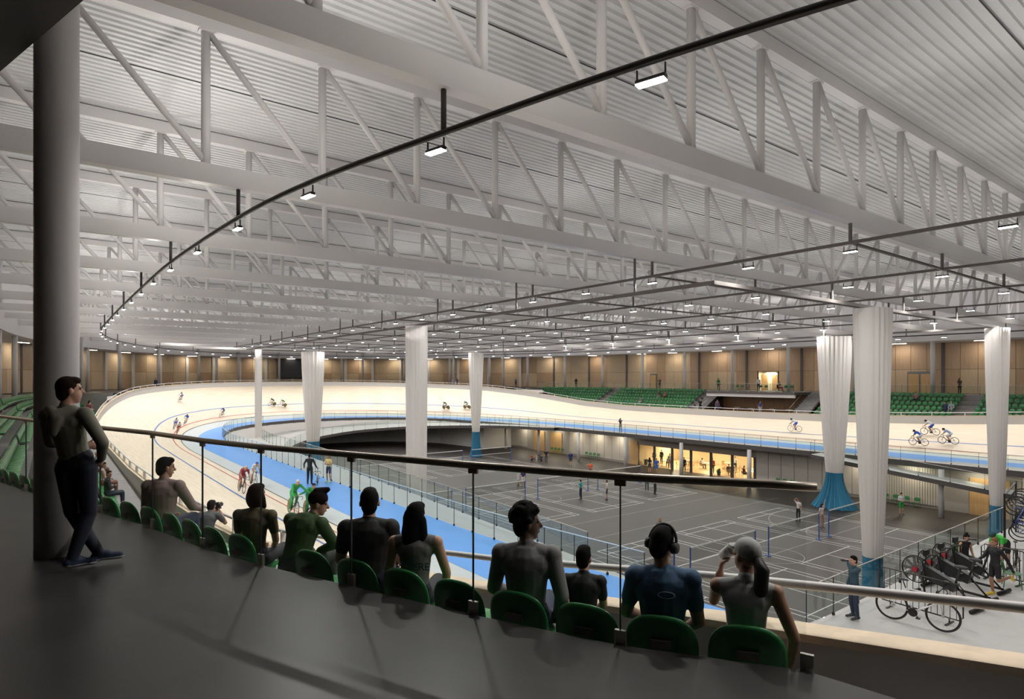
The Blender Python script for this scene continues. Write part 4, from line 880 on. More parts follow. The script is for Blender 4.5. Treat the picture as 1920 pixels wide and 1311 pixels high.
for k, (px, py) in enumerate(((1893, 1100), (1826, 1072), (1800, 1070))):
    x, y = ((24.35, 5.9), (24.7, 7.21), (25.45, 7.52))[k]; chair(CHG, (x, y, ZA + .012), (R(200), math.atan2(-.798, -.603) - math.pi / 2 + .2, R(170))[k], ('green chair beside the person stretching a leg', 'green chair holding the resting cyclist', 'empty green chair behind the training bikes')[k])
for k in range(3):
    for q in range(2): chair(CHG, (fx(11.0), 39.6 + 3.4 * k + .75 * q, -.01), R(90), 'green chair of a pair on the balcony above the lounge', 'paired green chairs on the balcony')
# ---------------------------------------------------------------- cafe behind glass
cf = struct(MB().box((LW + 4.2, 43, ZF + .005), (8, 15.6, .03)).build('floor_cafe', M('cafe_floor', (.55, .42, .26), .35)))
cw_ = M('cafe_wall', (.7, .6, .42), .6); m = MB(); m.box((LW + 8.2, 43, -7.6), (.2, 16, 2.9)); m.box((LW + 4.2, cafe0 - .1, -7.6), (8, .2, 2.9)); m.box((LW + 4.2, cafe1 + .1, -7.6), (8, .2, 2.9)); struct(m.build('wall_cafe', cw_))
struct(MB().box((LW + 4.2, 43, -6.35), (8, 16, .1)).build('ceiling_cafe', cw_))
for k in range(6):
    b0 = cafe0 + k * (cafe1 - cafe0) / 6; b1 = b0 + (cafe1 - cafe0) / 6; w_ = struct(put('window_%d' % (k + 1), MB().box((0, 0, 0), (.12, .3, 2.55)).mesh('window_frame', fascia), None, (LW + .08, b0, -7.72))); MB().box((0, (b1 - b0) / 2, 0), (.012, b1 - b0 - .3, 2.5)).build('pane', glass, w_)
    t = tag(put('pendant_lamp', MB().cyl((0, 0, 0), (0, 0, -.08), .35, .35, 20).mesh('pendant_lamp', soffl), None, (LW + 2.2 + 3.2 * (k % 2), (b0 + b1) / 2, -6.42)), 'round ceiling lamp glowing warm inside the glazed cafe', 'lamp', 'cafe ceiling lamps'); area(t, (0, 0, -.1), 0, CAFE_W, (1, .78, .48), .6)
tb1 = MB().cyl((0, 0, .72), (0, 0, .75), .42, .42, 20).mesh('table_top', linew); tb2 = MB().cyl((0, 0, .02), (0, 0, .72), .03, n=8).cyl((0, 0, 0), (0, 0, .02), .25, .25, 16).mesh('pedestal', steel)
def table(x, y, z, label, group):
    t = thing('round_table', label, 'table', (x, y, z), 0, group); put('table_top', tb1, t); put('pedestal', tb2, t)
CAFEC = []
for i, (dx, y) in enumerate(((1.6, 36.6), (1.5, 39.0), (3.6, 37.8), (3.8, 40.4), (1.7, 45.2), (3.6, 43.6), (5.9, 38.4), (5.8, 42.2), (1.6, 47.8), (4.2, 46.4))):
    table(LW + dx, y, ZF + .022, 'round white cafe table inside the glazed cafe', 'cafe tables')
    for a_ in (.4, 2.5, 4.4):
        CAFEC.append((LW + dx + .72 * math.cos(a_ + i), y + .72 * math.sin(a_ + i), a_ + i + math.pi / 2)); chair(CHW, (LW + dx + .72 * math.cos(a_ + i), y + .72 * math.sin(a_ + i), ZF + .022), a_ + i + math.pi / 2, 'birch cafe chair at a round table inside the glazed cafe', 'birch chairs in the cafe')
for k in range(5): table(fx(10.2 + .7 * (k % 2)), 39.4 + 2.5 * k, -2.898, 'round lounge table under the balcony', 'lounge tables under the balcony')
def plant(x, y, z, label):
    t = thing('potted_plant', label, 'plant', (x, y, z)); MB().cyl((0, 0, 0), (0, 0, .4), .16, .22, 14).build('pot', fascia, t); lf = MB(); rn = random.Random(int(y * 10))
    for i in range(60):
        a_ = rn.uniform(0, 6.28); e_ = rn.uniform(.2, 1.3); L = rn.uniform(.35, .62); d = Vector((math.cos(a_) * math.cos(e_), math.sin(a_) * math.cos(e_), math.sin(e_))); s_ = d.cross(Vector((0, 0, 1))).normalized() * .06; p0 = Vector((0, 0, .4)); lf.add([p0, p0 + d * L * .5 + s_, p0 + d * L - Vector((0, 0, .15)), p0 + d * L * .5 - s_], [(0, 1, 2, 3)])
    o = lf.build('foliage', M('leaf_green', (.03, .10, .02), .5), t)
plant(LW + .75, 50.3, ZF + .022, 'leafy potted plant inside the cafe by the wooden door'); plant(LW + .75, 39.95, ZF + .022, 'leafy potted plant inside the cafe by the round tables')
# ---------------------------------------------------------------- bicycles
WR = .335
tyre = MB().torus((0, 0, 0), WR - .013, .014, 'X', 36, 8).mesh('tyre', rubber, True); rim = MB().torus((0, 0, 0), WR - .035, .012, 'X', 36, 6); hub = MB().cyl((-.05, 0, 0), (.05, 0, 0), .022, n=10)
for i in range(16):
    a_ = 2 * math.pi * i / 16; hub.cyl((.03 * (-1) ** i, 0, 0), (0, (WR - .04) * math.cos(a_), (WR - .04) * math.sin(a_)), .0022, n=4, caps=False)
rimd, rims = rim.mesh('rim', dark, True), rim.mesh('rim', steel, True); hubm = hub.mesh('spokes', steel)
disc = MB().cyl((-.012, 0, 0), (.012, 0, 0), WR - .02, n=36).mesh('disc', M('disc_gold', (.16, .13, .03), .35, .5)); discd = MB().cyl((-.012, 0, 0), (.012, 0, 0), WR - .02, n=36).mesh('disc', dark)
BIKEP = {}
def bike(label, loc, rz, fm, rot=None, wheels='spoke', rimk=None, group=None):
    t = thing('bicycle', label, 'bicycle', loc, rz, group)
    if rot: t.rotation_euler = rot
    if fm.name not in BIKEP:
        bb, st, hd, ra, fa = (0, 0, .28), (0, -.14, .78), (0, .42, .76), (0, -.42, WR), (0, .56, WR); f = MB(); hb = (0, .46, .6)
        f.tube([bb, st], .016, 8).tube([st, hd], .016, 8).tube([hd, hb], .02, 8).tube([hb, bb], .02, 8)
        for q in (-1, 1): f.tube([(0, 0, .28), (q * .05, -.42, WR)], .009, 6).tube([(0, -.13, .74), (q * .05, -.42, WR)], .008, 6)
        fk = MB(); 
        for q in (-1, 1): fk.tube([(q * .02, .46, .6), (q * .05, .5, .56), (q * .05, .56, WR)], .011, 6)
        hbm = MB().tube([(0, .42, .76), (0, .45, .86), (0, .5, .87)], .014, 6).tube([(-.2, .5, .87), (.2, .5, .87)], .012, 6)
        for q in (-1, 1): hbm.tube([(q * .2, .5, .87), (q * .2, .58, .87), (q * .2, .61, .8), (q * .2, .55, .74), (q * .2, .5, .74)], .012, 6)
        sd = MB().tube([st, (0, -.2, .95)], .013, 6).ball((0, -.2, .97), (.065, .13, .025), 12, 6); ck = MB().cyl((.03, 0, .28), (.04, 0, .28), .095, n=20).tube([(.05, 0, .28), (.07, .12, .2)], .01, 6).tube([(-.05, 0, .28), (-.07, -.12, .36)], .01, 6).box((.11, .12, .2), (.09, .08, .02)).box((-.11, -.12, .36), (.09, .08, .02))
        BIKEP[fm.name] = (f.mesh('frame', fm, True), fk.mesh('fork', fm, True), hbm.mesh('handlebar', dark, True), sd.mesh('saddle', rubber, True), ck.mesh('crankset', dark))
    for n_, me in zip(('frame', 'fork', 'handlebar', 'saddle', 'crankset'), BIKEP[fm.name]): put(n_, me, t)
    for i, y in enumerate((-.42, .56)):
        w_ = put('wheel', hubm, t, (0, y, WR)); put('tyre', tyre, w_); put('rim', rims if rimk == 's' else rimd, w_)
        if wheels == 'disc' or (wheels == 'rear' and i == 0): put('disc', discd if rimk == 'd' else disc, w_)
    return t
TRK = [(i, t, *row_p) for t in np.linspace(-.25, 1, 51) for i, row_p in enumerate(row(max(t, 0)) if t >= 0 else [(BK[i][0] + (BO[i][0] - BK[i][0]) * (-t * 4), BK[i][1] + (BO[i][1] - BK[i][1]) * (-t * 4), ZA + .01) for i in range(N)])]
TP = np.array([proj(x, y, z)[:2] for _, _, x, y, z in TRK])
def on_track(px, py):
    i, t, x, y, z = TRK[int(np.argmin((TP[:, 0] - px) ** 2 + (TP[:, 1] - py) ** 2))]
    p, q = BK[i], BK[(i + 1) % N]; d = (p[0] - q[0], p[1] - q[1]); o = OUT[i]; run = math.dist(p, o); rise = zw(o[1]) - .8 - ZA
    return (x, y, z + .02), math.atan2(d[1], d[0]) - math.pi / 2, -math.atan2(rise, run) * (1 if t > 0 else 0)
whitef, blackf, bluefm, redf = M('bike_white', (.7, .7, .7), .3), M('bike_black', (.02, .02, .02), .35), M('bike_blue', (.05, .1, .4), .3), M('bike_red', (.4, .03, .03), .3)
BW, BB, GG = (.62, .64, .68), (.03, .10, .5), (.02, .22, .05)
RID = [(338, 751, BW, BB, (.02, .03, .08), 'white and blue kit high on the banking', whitef, 'spoke'), (327, 806, BW, BB, (.03, .04, .12), 'white kit in the chasing pack', whitef, 'spoke'), (345, 798, BB, BW, (.03, .04, .12), 'blue kit in the chasing pack', whitef, 'spoke'), (333, 815, BW, (.3, .04, .04), (.05, .05, .08), 'white and red kit leading the pack', redf, 'spoke'),
       (416, 782, BB, (.2, .2, .22), (.03, .04, .15), 'blue kit alone above the red line', whitef, 'spoke'), (513, 760, (.02, .06, .04), (.55, .5, .45), (.02, .08, .04), 'dark green top ahead at the track end', blackf, 'rear'), (527, 764, GG, (.5, .48, .45), (.5, .52, .5), 'green with a white helmet', whitef, 'rear'),
       (840, 768, (.03, .1, .06), (.45, .45, .42), (.4, .45, .42), 'green skinsuit on a solid-wheel bicycle', blackf, 'disc'), (880, 768, (.04, .12, .07), (.4, .42, .38), (.4, .42, .38), 'green skinsuit following on a solid-wheel bicycle', blackf, 'disc'),
       (1490, 807, BW, BB, (.015, .015, .015), 'white and blue kit alone on the far straight', whitef, 'spoke'), (1731, 842, BB, BW, (.012, .012, .014), 'blue kit lowest in the trio', blackf, 'spoke'), (1751, 822, BW, BB, (.03, .02, .02), 'white and blue kit highest in the trio', blackf, 'spoke'), (1789, 841, (.35, .4, .6), BW, (.02, .015, .015), 'pale kit at the rear of the trio', blackf, 'spoke'),
       (452, 921, (.25, .03, .05), (.3, .03, .06), (.55, .45, .3), 'red kit beside the black line', blackf, 'spoke'), (474, 912, (.55, .57, .6), (.5, .5, .5), (.03, .08, .4), 'white and blue sleeves riding by the black line', whitef, 'spoke'),
       (549, 962, (.03, .3, .08), (.03, .28, .07), (.6, .6, .6), 'green suit and white helmet reaching out a hand', blackf, 'rear'), (578, 972, (.03, .26, .07), (.02, .2, .05), (.02, .02, .03), 'green suit and dark helmet taking a hand', M('bike_purple', (.12, .05, .3), .3), 'rear')]
for k, (px, py, sh, pt, hl, lab, fm, wh) in enumerate(RID):
    l, rz, ln = on_track(px, py); near = k >= 13
    rr_ = (0, ln * .55, rz); bike('racing bicycle ridden by the cyclist in ' + lab, l, rz, fm, rr_, wh, 's' if fm is whitef else None)
    ov = None
    if k == 15: ov = dict(elL=(-.38, .3, 1.15), wrL=(-.62, .42, 1.0), neck=(0, .16, 1.36), head=(0, .25, 1.48), chest=(0, .05, 1.24), shL=(-.17, .14, 1.33), shR=(.17, .14, 1.33))
    if k == 16: ov = dict(elR=(.38, .25, 1.12), wrR=(.6, .3, 1.02), neck=(0, .2, 1.32), head=(0, .3, 1.43), shL=(-.17, .18, 1.28), shR=(.17, .18, 1.28))
    person('cyclist in ' + lab, l, rz, 'ride', 1.76, .018 if near else .026, sh, pt, (.5, .5, .5) if k % 2 else (.03, .03, .03), skin='m' if k % 3 else 'l', hair=hl, sleeves='long' if k in (15, 16) else 'short', legs='short' if k < 15 else 'long', style='helmet', head=(0, .25), rot=rr_, ov=ov)
# ---------------------------------------------------------------- everyone else
def by_seat(px, py):
    s_ = min(seats, key=lambda q: (proj(q[1], q[2], q[3] + .45)[0] - px) ** 2 + (proj(q[1], q[2], q[3] + .45)[1] - py) ** 2); _, x, y, z, rz, far, j = s_
    return (x - math.sin(rz) * .24, y + math.cos(rz) * .24, z + .46), rz
def ring_at(px, off, far_only=True):
    best = None
    for b in np.linspace(10, 140, 2600):
        for f in (0, 1):
            if b > B1 + HB + off: continue
            x, y = side_pt(off, b, f); q = proj(x, y, 0)
            if q[2] > 30 and (best is None or abs(q[0] - px) < best[0]): best = (abs(q[0] - px), x, y)
    return best[1], best[2]
def sitter(px, py, lab, **k): l, rz = by_seat(px, py); person(lab, l, rz, 'sit', vox=k.pop('vox', .024), **k)
sitter(178, 912, 'person in a white sleeveless top seated in the curved terrace', vox=.016, shirt=(.55, .5, .5), pants=(.2, .08, .06), skin='m', sleeves='none', head=(-.9, -.1), fem=True, hair=(.01, .008, .008))
sitter(204, 925, 'person in a dark sweater with folded arms seated in the curved terrace', vox=.016, shirt=(.02, .02, .025), pants=(.02, .03, .05), skin='m', sleeves='long', head=(-.9, 0), hair=(.03, .015, .01), ov=dict(wrL=(.1, .24, .34), wrR=(-.1, .24, .34)))
sitter(205, 868, 'balding person in grey seated close to the track wall', shirt=(.1, .1, .11), pants=(.15, .07, .05), skin='m', style='none', head=(-.5, 0))
sitter(58, 772, 'person with a ponytail in khaki seated high in the curved terrace', shirt=(.2, .16, .1), pants=(.02, .02, .02), style='tail', fem=True, hair=(.05, .03, .02))
sitter(1203, 752, 'person in grey sitting alone on the long terrace', shirt=(.12, .12, .15), pants=(.4, .4, .4), vox=.04)
sitter(1238, 745, 'person in a dark top of the seated pair on the long terrace', shirt=(.03, .02, .02), pants=(.3, .3, .32), vox=.04); sitter(1247, 746, 'person in a rust top of the seated pair on the long terrace', shirt=(.3, .1, .06), pants=(.15, .05, .03), vox=.04)
sitter(1716, 754, 'person in dusty pink seated on the short terrace', shirt=(.3, .17, .17), pants=(.03, .03, .04), sleeves='long', vox=.03); sitter(1772, 765, 'person in navy seated beside a headscarf wearer', shirt=(.02, .03, .08), pants=(.02, .02, .05), sleeves='long', vox=.03)
sitter(1782, 768, 'person in a patterned grey headscarf on the short terrace', shirt=(.3, .32, .36), pants=(.2, .22, .26), sleeves='long', style='scarf', hair=(.32, .34, .38), fem=True, vox=.03)
def stander(x, y, z, lab, rz=0., **k): return person(lab, (x, y, z), rz, k.pop('pose', 'stand'), vox=k.pop('vox', .032), **k)
CAMD = math.atan2(-.798, -.603) - math.pi / 2      # facing the camera
for px, off, zz, lab, rz, kw in ((292, 8.3, -.018, 'person in dark blue with a pack standing at the banked wall', CAMD, dict(shirt=(.02, .03, .07), pants=(.02, .03, .06), sleeves='long')), (644, 8.6, -.018, 'photographer in grey behind the wall at the track end', CAMD + .4, dict(shirt=(.08, .09, .11), h=1.6, ov=dict(elL=(-.22, .15, 1.25), wrL=(-.06, .25, 1.55), elR=(.22, .15, 1.25), wrR=(.06, .25, 1.55)))),
        (850, 8.3, -.018, 'person in lilac of the pair behind the track end wall', CAMD, dict(shirt=(.25, .22, .33), pants=(.15, .15, .25))), (857, 8.3, -.018, 'person in dark plum of the pair behind the track end wall', CAMD + .3, dict(shirt=(.06, .03, .06), pants=(.05, .04, .07), fem=True, style='long')), (967, 14.4, .004, 'person in blue standing behind the end of the long terrace', CAMD, dict(shirt=(.12, .14, .25), pants=(.03, .03, .06))),
        (1080, 14.4, .004, 'person all in black behind the long terrace', CAMD, dict(shirt=(.008, .008, .01), pants=(.008, .008, .01), style='long', sleeves='long', fem=True)), (1237, 14.4, .004, 'person in grey by the door behind the long terrace', CAMD, dict(shirt=(.12, .1, .1), pants=(.04, .03, .03))), (1799, 14.3, .004, 'person with long dark hair standing behind the short terrace', CAMD, dict(shirt=(.08, .05, .05), pants=(.01, .01, .01), style='long', fem=True)), (28, 14.4, .004, 'person in pale blue walking on the curved concourse', 1.2, dict(shirt=(.25, .45, .55), pants=(.02, .02, .03), fem=True, style='tail', hair=(.1, .04, .02)))):
    x, y = ring_at(px, off); stander(x, y, zz, lab, rz, **kw)
def far_x(px, off):
    u = (px - 960) / 1145; ra, rb = .798 * u + .603, -.603 * u + .798; Y = fx(off) / ra; return fx(off), rb * Y
for px, off, zz, lab, kw in ((1347, 10.3, -.015, 'person in a long green robe on the balcony', dict(shirt=(.03, .16, .06), pants=(.03, .03, .03), sleeves='long', style='scarf', hair=(.03, .2, .07), fem=True)), (1422, 10.2, -.015, 'person in a white shirt standing on the balcony', dict(shirt=(.5, .48, .46), pants=(.03, .03, .035), sleeves='long', h=1.85)), (1404, 10.1, -.015, 'small child standing by the adult on the balcony', dict(shirt=(.35, .25, .2), pants=(.3, .2, .17), h=1.15)),
        (1313, 8.6, -2.89, 'person in black at the foot of the stair', dict(shirt=(.01, .01, .012), pants=(.01, .01, .012), h=1.8)), (1345, 9.3, -2.89, 'person in violet standing between lounge tables', dict(shirt=(.16, .1, .2), pants=(.08, .08, .16), fem=True)), (1425, 8.9, -2.89, 'person in blue and white standing between lounge tables', dict(shirt=(.06, .06, .2), pants=(.4, .42, .5), fem=True))):
    x, y = far_x(px, off); stander(x, y, zz, lab, CAMD, **kw)
# wheelchair user on the balcony
x, y = far_x(1461, 10.4); wc = thing('wheelchair', 'wheelchair on the balcony with large rear wheels', 'wheelchair', (x, y, -.012), CAMD + .5)
for q in (-1, 1): w_ = put('wheel', hubm, wc, (q * .28, -.05, .31)); put('tyre', tyre, w_); w_.scale = (.92,) * 3
MB().box((0, .05, .47), (.44, .42, .05)).box((0, -.18, .7), (.44, .05, .45)).build('seat', dark, wc); MB().tube([(-.22, .25, .45), (-.22, .42, .1)], .012, 6).tube([(.22, .25, .45), (.22, .42, .1)], .012, 6).box((0, .48, .1), (.4, .16, .02)).cyl((-.2, .3, .08), (-.17, .3, .08), .08, n=14).cyl((.17, .3, .08), (.2, .3, .08), .08, n=14).build('frame', steel, wc)
person('person in a red skirt and grey top seated in the wheelchair', (x, y, .495), CAMD + .5, 'sit', 1.65, .032, (.12, .1, .12), (.35, .02, .04), fem=True, style='scarf', hair=(.3, .2, .15))
FL = [(972, 911, 'white kit of the pair by the nearest net post', dict(shirt=(.65, .65, .63), pants=(.6, .6, .58), legs='short', hair=(.4, .25, .1)), 1.2), (981, 914, 'navy shirt and white shorts beside a teammate', dict(shirt=(.03, .03, .12), pants=(.6, .6, .6), legs='short', skin='m', hair=(.3, .17, .08)), -.6), (1107, 897, 'orange shirt reaching with a racket arm', dict(shirt=(.7, .12, .04), pants=(.1, .09, .1), ov=dict(elR=(.4, .1, 1.38), wrR=(.62, .15, 1.42))), 2.6), (1089, 937, 'teal shirt and dark leggings', dict(shirt=(.02, .32, .34), pants=(.012, .02, .04), fem=True, ov=dict(elL=(-.38, .1, 1.3), wrL=(-.6, .12, 1.36))), .3),
      (1138, 938, 'white shirt and dark shorts', dict(shirt=(.6, .56, .54), pants=(.05, .05, .08), legs='short', skin='m', head=(.5, 0)), .8), (1213, 921, 'grey kit of the pair near the cafe', dict(shirt=(.12, .13, .15), pants=(.05, .05, .06)), 2.2), (1228, 928, 'white top and striped black trousers', dict(shirt=(.62, .6, .58), pants=(.012, .012, .014), skin='m'), -2.0), (1237, 1022, 'grey sweater dress and black leggings stepping forward', dict(shirt=(.2, .19, .17), pants=(.02, .02, .02), style='bob', hair=(.35, .22, .1), fem=True, sleeves='long', ov=dict(anL=(-.1, .3, .1), toL=(-.1, .48, .05), knL=(-.1, .2, .52), anR=(.1, -.2, .12), toR=(.1, -.05, .04))), 2.6),
      (1497, 979, 'white top and black trousers bending an arm overhead', dict(shirt=(.62, .55, .53), pants=(.015, .015, .017), fem=True, hair=(.2, .07, .03), ov=dict(elR=(.28, .1, 1.62), wrR=(.1, .1, 1.75))), 1.4), (1541, 991, 'pale kit with one arm stretched high', dict(shirt=(.55, .48, .47), pants=(.35, .22, .17), style='long', hair=(.015, .01, .01), fem=True, ov=dict(elL=(-.2, .05, 1.72), wrL=(-.22, .08, 1.98))), 2.9), (1690, 966, 'white shirt and green shorts before the slatted panel', dict(shirt=(.6, .62, .64), pants=(.02, .3, .05), legs='short', ov=dict(wrL=(-.06, .25, 1.15), wrR=(.06, .25, 1.15))), CAMD),
      (1024, 869, 'black kit standing near two people on the ground', dict(shirt=(.015, .015, .015), pants=(.06, .06, .06)), CAMD), (1070, 874, 'navy tracksuit top at the back of the courts', dict(shirt=(.02, .03, .15), pants=(.04, .04, .09), legs='short', sleeves='long', hair=(.3, .2, .1)), CAMD), (1218, 887, 'dark shorts walking past the cafe', dict(shirt=(.06, .05, .05), pants=(.03, .03, .035), legs='short', style='long', fem=True), -1.), (1231, 889, 'bright blue kit in front of the cafe glass', dict(shirt=(.03, .14, .55), pants=(.04, .16, .5), legs='short', skin='m'), CAMD)]
for px, py, lab, kw, rz in FL: x, y, z = at(px, py, ZF); stander(x, y, ZF + .008, 'person in ' + lab, rz, **kw)
for k, (px, py) in enumerate(((997, 864), (1015, 865))):
    x, y, z = at(px, py, ZF); person(('person in rust sitting on the sports floor', 'person in navy sitting on the sports floor')[k], (x, y, ZF + .03), CAMD + .5 - k, 'sit', 1.7, .034, ((.25, .08, .05), (.03, .04, .08))[k], (.03, .03, .04), ov=dict(knL=(-.15, .4, .35), knR=(.15, .42, .33), anL=(-.15, .6, .07), anR=(.15, .62, .07), toL=(-.15, .76, .03), toR=(.15, .78, .03)))
CAFEP = [(59.7, 49.75, 'person in brown standing just inside the cafe', (.25, .12, .07), 0), (60.9, 49.6, 'person in black standing inside the cafe', (.015, .015, .015), 0), (58.65, 46.55, 'person in a white top and beige skirt inside the cafe', (.5, .45, .42), 0), (57.2, 43.4, 'person in a long black coat outside the cafe glass', (.012, .011, .012), 0), (59.1, 41.0, 'person in red inside the cafe', (.5, .04, .03), 0), (62.4, 40.3, 'person in a white shirt at the back of the cafe', (.6, .6, .6), 0), (58.9, 46.7, 'person in black seated at a cafe table', (.02, .02, .025), 1), (60.6, 43.9, 'person in white seated at the back of the cafe', (.55, .55, .55), 1), (59.0, 38.8, 'person in brown seated with back to the cafe glass', (.2, .1, .05), 1), (58.9, 36.5, 'person in dark red seated in the cafe corner', (.12, .02, .03), 1)]
for x, y, lab, c_, s_ in CAFEP:
    rz = CAMD + random.uniform(-1, 1)
    if s_:
        q = min(CAFEC, key=lambda k_: (k_[0] - x) ** 2 + (k_[1] - y) ** 2); CAFEC.remove(q); rz = q[2]; x, y = q[0] + .05 * math.sin(rz), q[1] - .05 * math.cos(rz)
    person(lab, (x, y, ZF + (.03 if not s_ else .49)), rz, 'sit' if s_ else 'stand', 1.75, .034, c_, (.03, .03, .035) if 'beige' not in lab else (.3, .2, .15), sleeves='long')
# blue band couple with a bicycle, photographers
x, y, z = at(603, 907, ZA); x -= .75; stander(x, y, ZA + .02, 'person in a black tracksuit holding a bicycle on the blue band', -.6, vox=.018, shirt=(.010, .010, .012), pants=(.010, .010, .012), sleeves='long', h=1.9, head=(-.3, 0), ov=dict(elL=(-.28, -.12, 1.2), wrL=(-.24, -.25, 1.0), elR=(.3, .02, 1.14), wrR=(.36, .16, .95)))
bike('white bicycle standing on the blue band beside the tracksuit wearer', (x + .42, y - .22, ZA + .018), 2.75, whitef, None, 'spoke', None)
x, y, z = at(631, 905, ZA); stander(x - .42, y + .25, ZA + .02, 'person in a yellow top and navy shorts with arms folded on the blue band', 2.2, vox=.02, shirt=(.65, .5, .2), pants=(.03, .03, .08), skin='m', legs='short', fem=True, style='bun', hair=(.35, .09, .02), shoes=(.6, .7, .2), ov=dict(elL=(-.24, .05, 1.15), wrL=(.08, .2, 1.18), elR=(.24, .05, 1.15), wrR=(-.08, .2, 1.2)))
CAMH = dict(elL=(-.2, .2, 1.3), wrL=(-.05, .33, 1.52), elR=(.2, .2, 1.3), wrR=(.06, .28, 1.52))
def camera_thing(loc, rz, label):
    t = thing('photo_camera', label, 'camera', loc, rz); MB().box((0, 0, 0), (.14, .08, .1)).box((0, 0, .065), (.06, .06, .04)).build('body', rubber, t); MB().cyl((0, .04, 0), (0, .22, 0), .04, .048, 16).build('lens', dark, t)
x, y, z = at(1157, 812, ZA); stander(x + .6, y, ZA + .02, 'photographer in black and beige at the sunken edge glass', 2.0, shirt=(.02, .02, .025), pants=(.3, .25, .2), ov=CAMH); camera_thing((x + .6 - .3 * math.sin(2.0), y + .36 * math.cos(2.0), ZA + 1.62), 2.0, 'small black camera held up at the sunken edge glass')
px_, py_ = 2.5, 13.6; riser = tag(MB().box((px_, py_, -2.67), (.7, .7, .44)).build('standing_block', stepm), 'low grey standing block under the photographer by the track wall', 'block'); prz = -.55
person('photographer in a striped grey tee and shorts leaning over the track wall', (px_, py_, -2.445), prz, 'stand', 1.76, .012, (.09, .09, .1), (.02, .018, .02), skin='m', legs='short', hair=(.02, .014, .012), head=(-.1, -.15), ov=dict(chest=(0, .12, 1.26), neck=(0, .22, 1.41), head=(0, .32, 1.53), shL=(-.17, .2, 1.37), shR=(.19, .16, 1.36), elL=(-.18, .42, 1.2), wrL=(-.04, .6, 1.36), elR=(.24, .4, 1.16), wrR=(.08, .56, 1.36)))
camera_thing((px_ - .62 * math.sin(prz), py_ + .62 * math.cos(prz), -2.445 + 1.47), prz, 'black camera with long lens aimed over the track wall')
x, y, z = at(167, 800, -1.55); stander(x, y, -1.54, 'person in maroon reading a paper on the terrace stair', -.9, shirt=(.2, .05, .06), pants=(.012, .012, .014), fem=True, ov=dict(wrL=(-.06, .28, 1.15), wrR=(.06, .28, 1.15)))
# ---------------------------------------------------------------- infield platform
x, y, z = at(1602, 1161, ZA); stander(x, y, ZA + .012, 'person in a patterned teal jacket watching through binoculars', .95, vox=.012, shirt=(.03, .07, .09), pants=(.02, .03, .06), sleeves='long', hair=(.008, .006, .006), h=1.72, style='bushy', ov=dict(elL=(-.2, .2, 1.36), wrL=(-.05, .22, 1.58)))
bz = thing('binoculars', 'dark binoculars raised by the person in the teal jacket', 'binoculars', (x - .23 * math.sin(.95), y + .23 * math.cos(.95), ZA + 1.62), .95)
for q in (-1, 1): MB().cyl((q * .03, -.04, 0), (q * .032, .12, 0), .022, .028, 12).build('barrel', rubber, bz)
x, y, z = at(1812, 1078, ZA); person('person with a top bun in a black lettered vest resting on a chair', (24.7 + .05 * math.sin(CAMD + .2), 7.21 - .05 * math.cos(CAMD + .2), ZA + .48), CAMD + .2, 'sit', 1.72, .012, (.012, .012, .016), (.01, .01, .014), skin='l', sleeves='none', style='bun', fem=True, hair=(.01, .008, .01), head=(0, -.2), ov=dict(elL=(-.25, .02, .3), wrL=(-.24, .12, .1), elR=(.25, .02, .3), wrR=(.24, .14, .1)))
x, y, z = at(1866, 1119, ZA); stander(x, y, ZA + .012, 'person in black stretching one leg behind on bright shoes', 1.0, vox=.012, shirt=(.012, .012, .014), pants=(.014, .014, .016), shoes=(.7, .5, .05), skin='m', hair=(.2, .1, .04), legs='short', sleeves='long', ov=dict(knL=(-.1, -.02, .5), anL=(-.12, -.4, .62), toL=(-.12, -.5, .5), elL=(-.26, -.15, 1.16), wrL=(-.18, -.42, .78), elR=(.27, .12, 1.15), wrR=(.24, .34, 1.05)))
x, y, z = at(1884, 1068, ZA); stander(x, y, ZA + .012, 'person in a green top and dark helmet bending over a bicycle', 1.2, vox=.014, shirt=(.05, .5, .06), pants=(.012, .012, .014), hair=(.03, .07, .07), legs='short', style='helmet', head=(0, -.5), ov=dict(chest=(0, .28, 1.1), neck=(0, .42, 1.16), head=(0, .56, 1.18), shL=(-.17, .36, 1.12), shR=(.17, .36, 1.12), elL=(-.2, .42, .86), elR=(.2, .42, .86), wrL=(-.18, .52, .64), wrR=(.18, .52, .64)))
def dir_px(p, q):
    a_, b_ = at(*p, ZA), at(*q, ZA); return math.atan2(b_[1] - a_[1], b_[0] - a_[0]) - math.pi / 2
x, y, z = at(1712, 1172, ZA); wb = bike('white and blue bicycle leaning by the steel barrier on the platform', (x, y, ZA + .012), dir_px((1680, 1164), (1752, 1182)), whitef, None, 'spoke', None); wb.scale = (1.2,) * 3
bike('black bicycle under repair on the platform', (*at(1905, 1072, ZA)[:2], ZA + .012), 1.9, blackf, None, 'spoke', None)
rk = thing('bicycle_rack', 'dark steel frame from which bicycles hang by their wheels', 'bicycle rack', (*at(1895, 1015, ZA)[:2], ZA + .01), .15)
for q in (-2.0, 2.0): MB().box((q, 0, 1.1), (.07, .07, 2.2)).build('post', dark, rk)
MB().tube([(-2.0, 0, 2.15), (2.0, 0, 2.15)], .03, 8).build('top_bar', dark, rk)
for k in range(5):
    d = Matrix.Rotation(.15, 3, 'Z') @ Vector((-1.5 + .75 * k, .0, 0)); bike('white bicycle hung nose up on the steel rack', (rk.location.x + d.x, rk.location.y + d.y, ZA + 1.05), 0, whitef if k % 2 else bluefm, (R(82), 0, .15), 'spoke', None, 'bicycles hung on the rack')
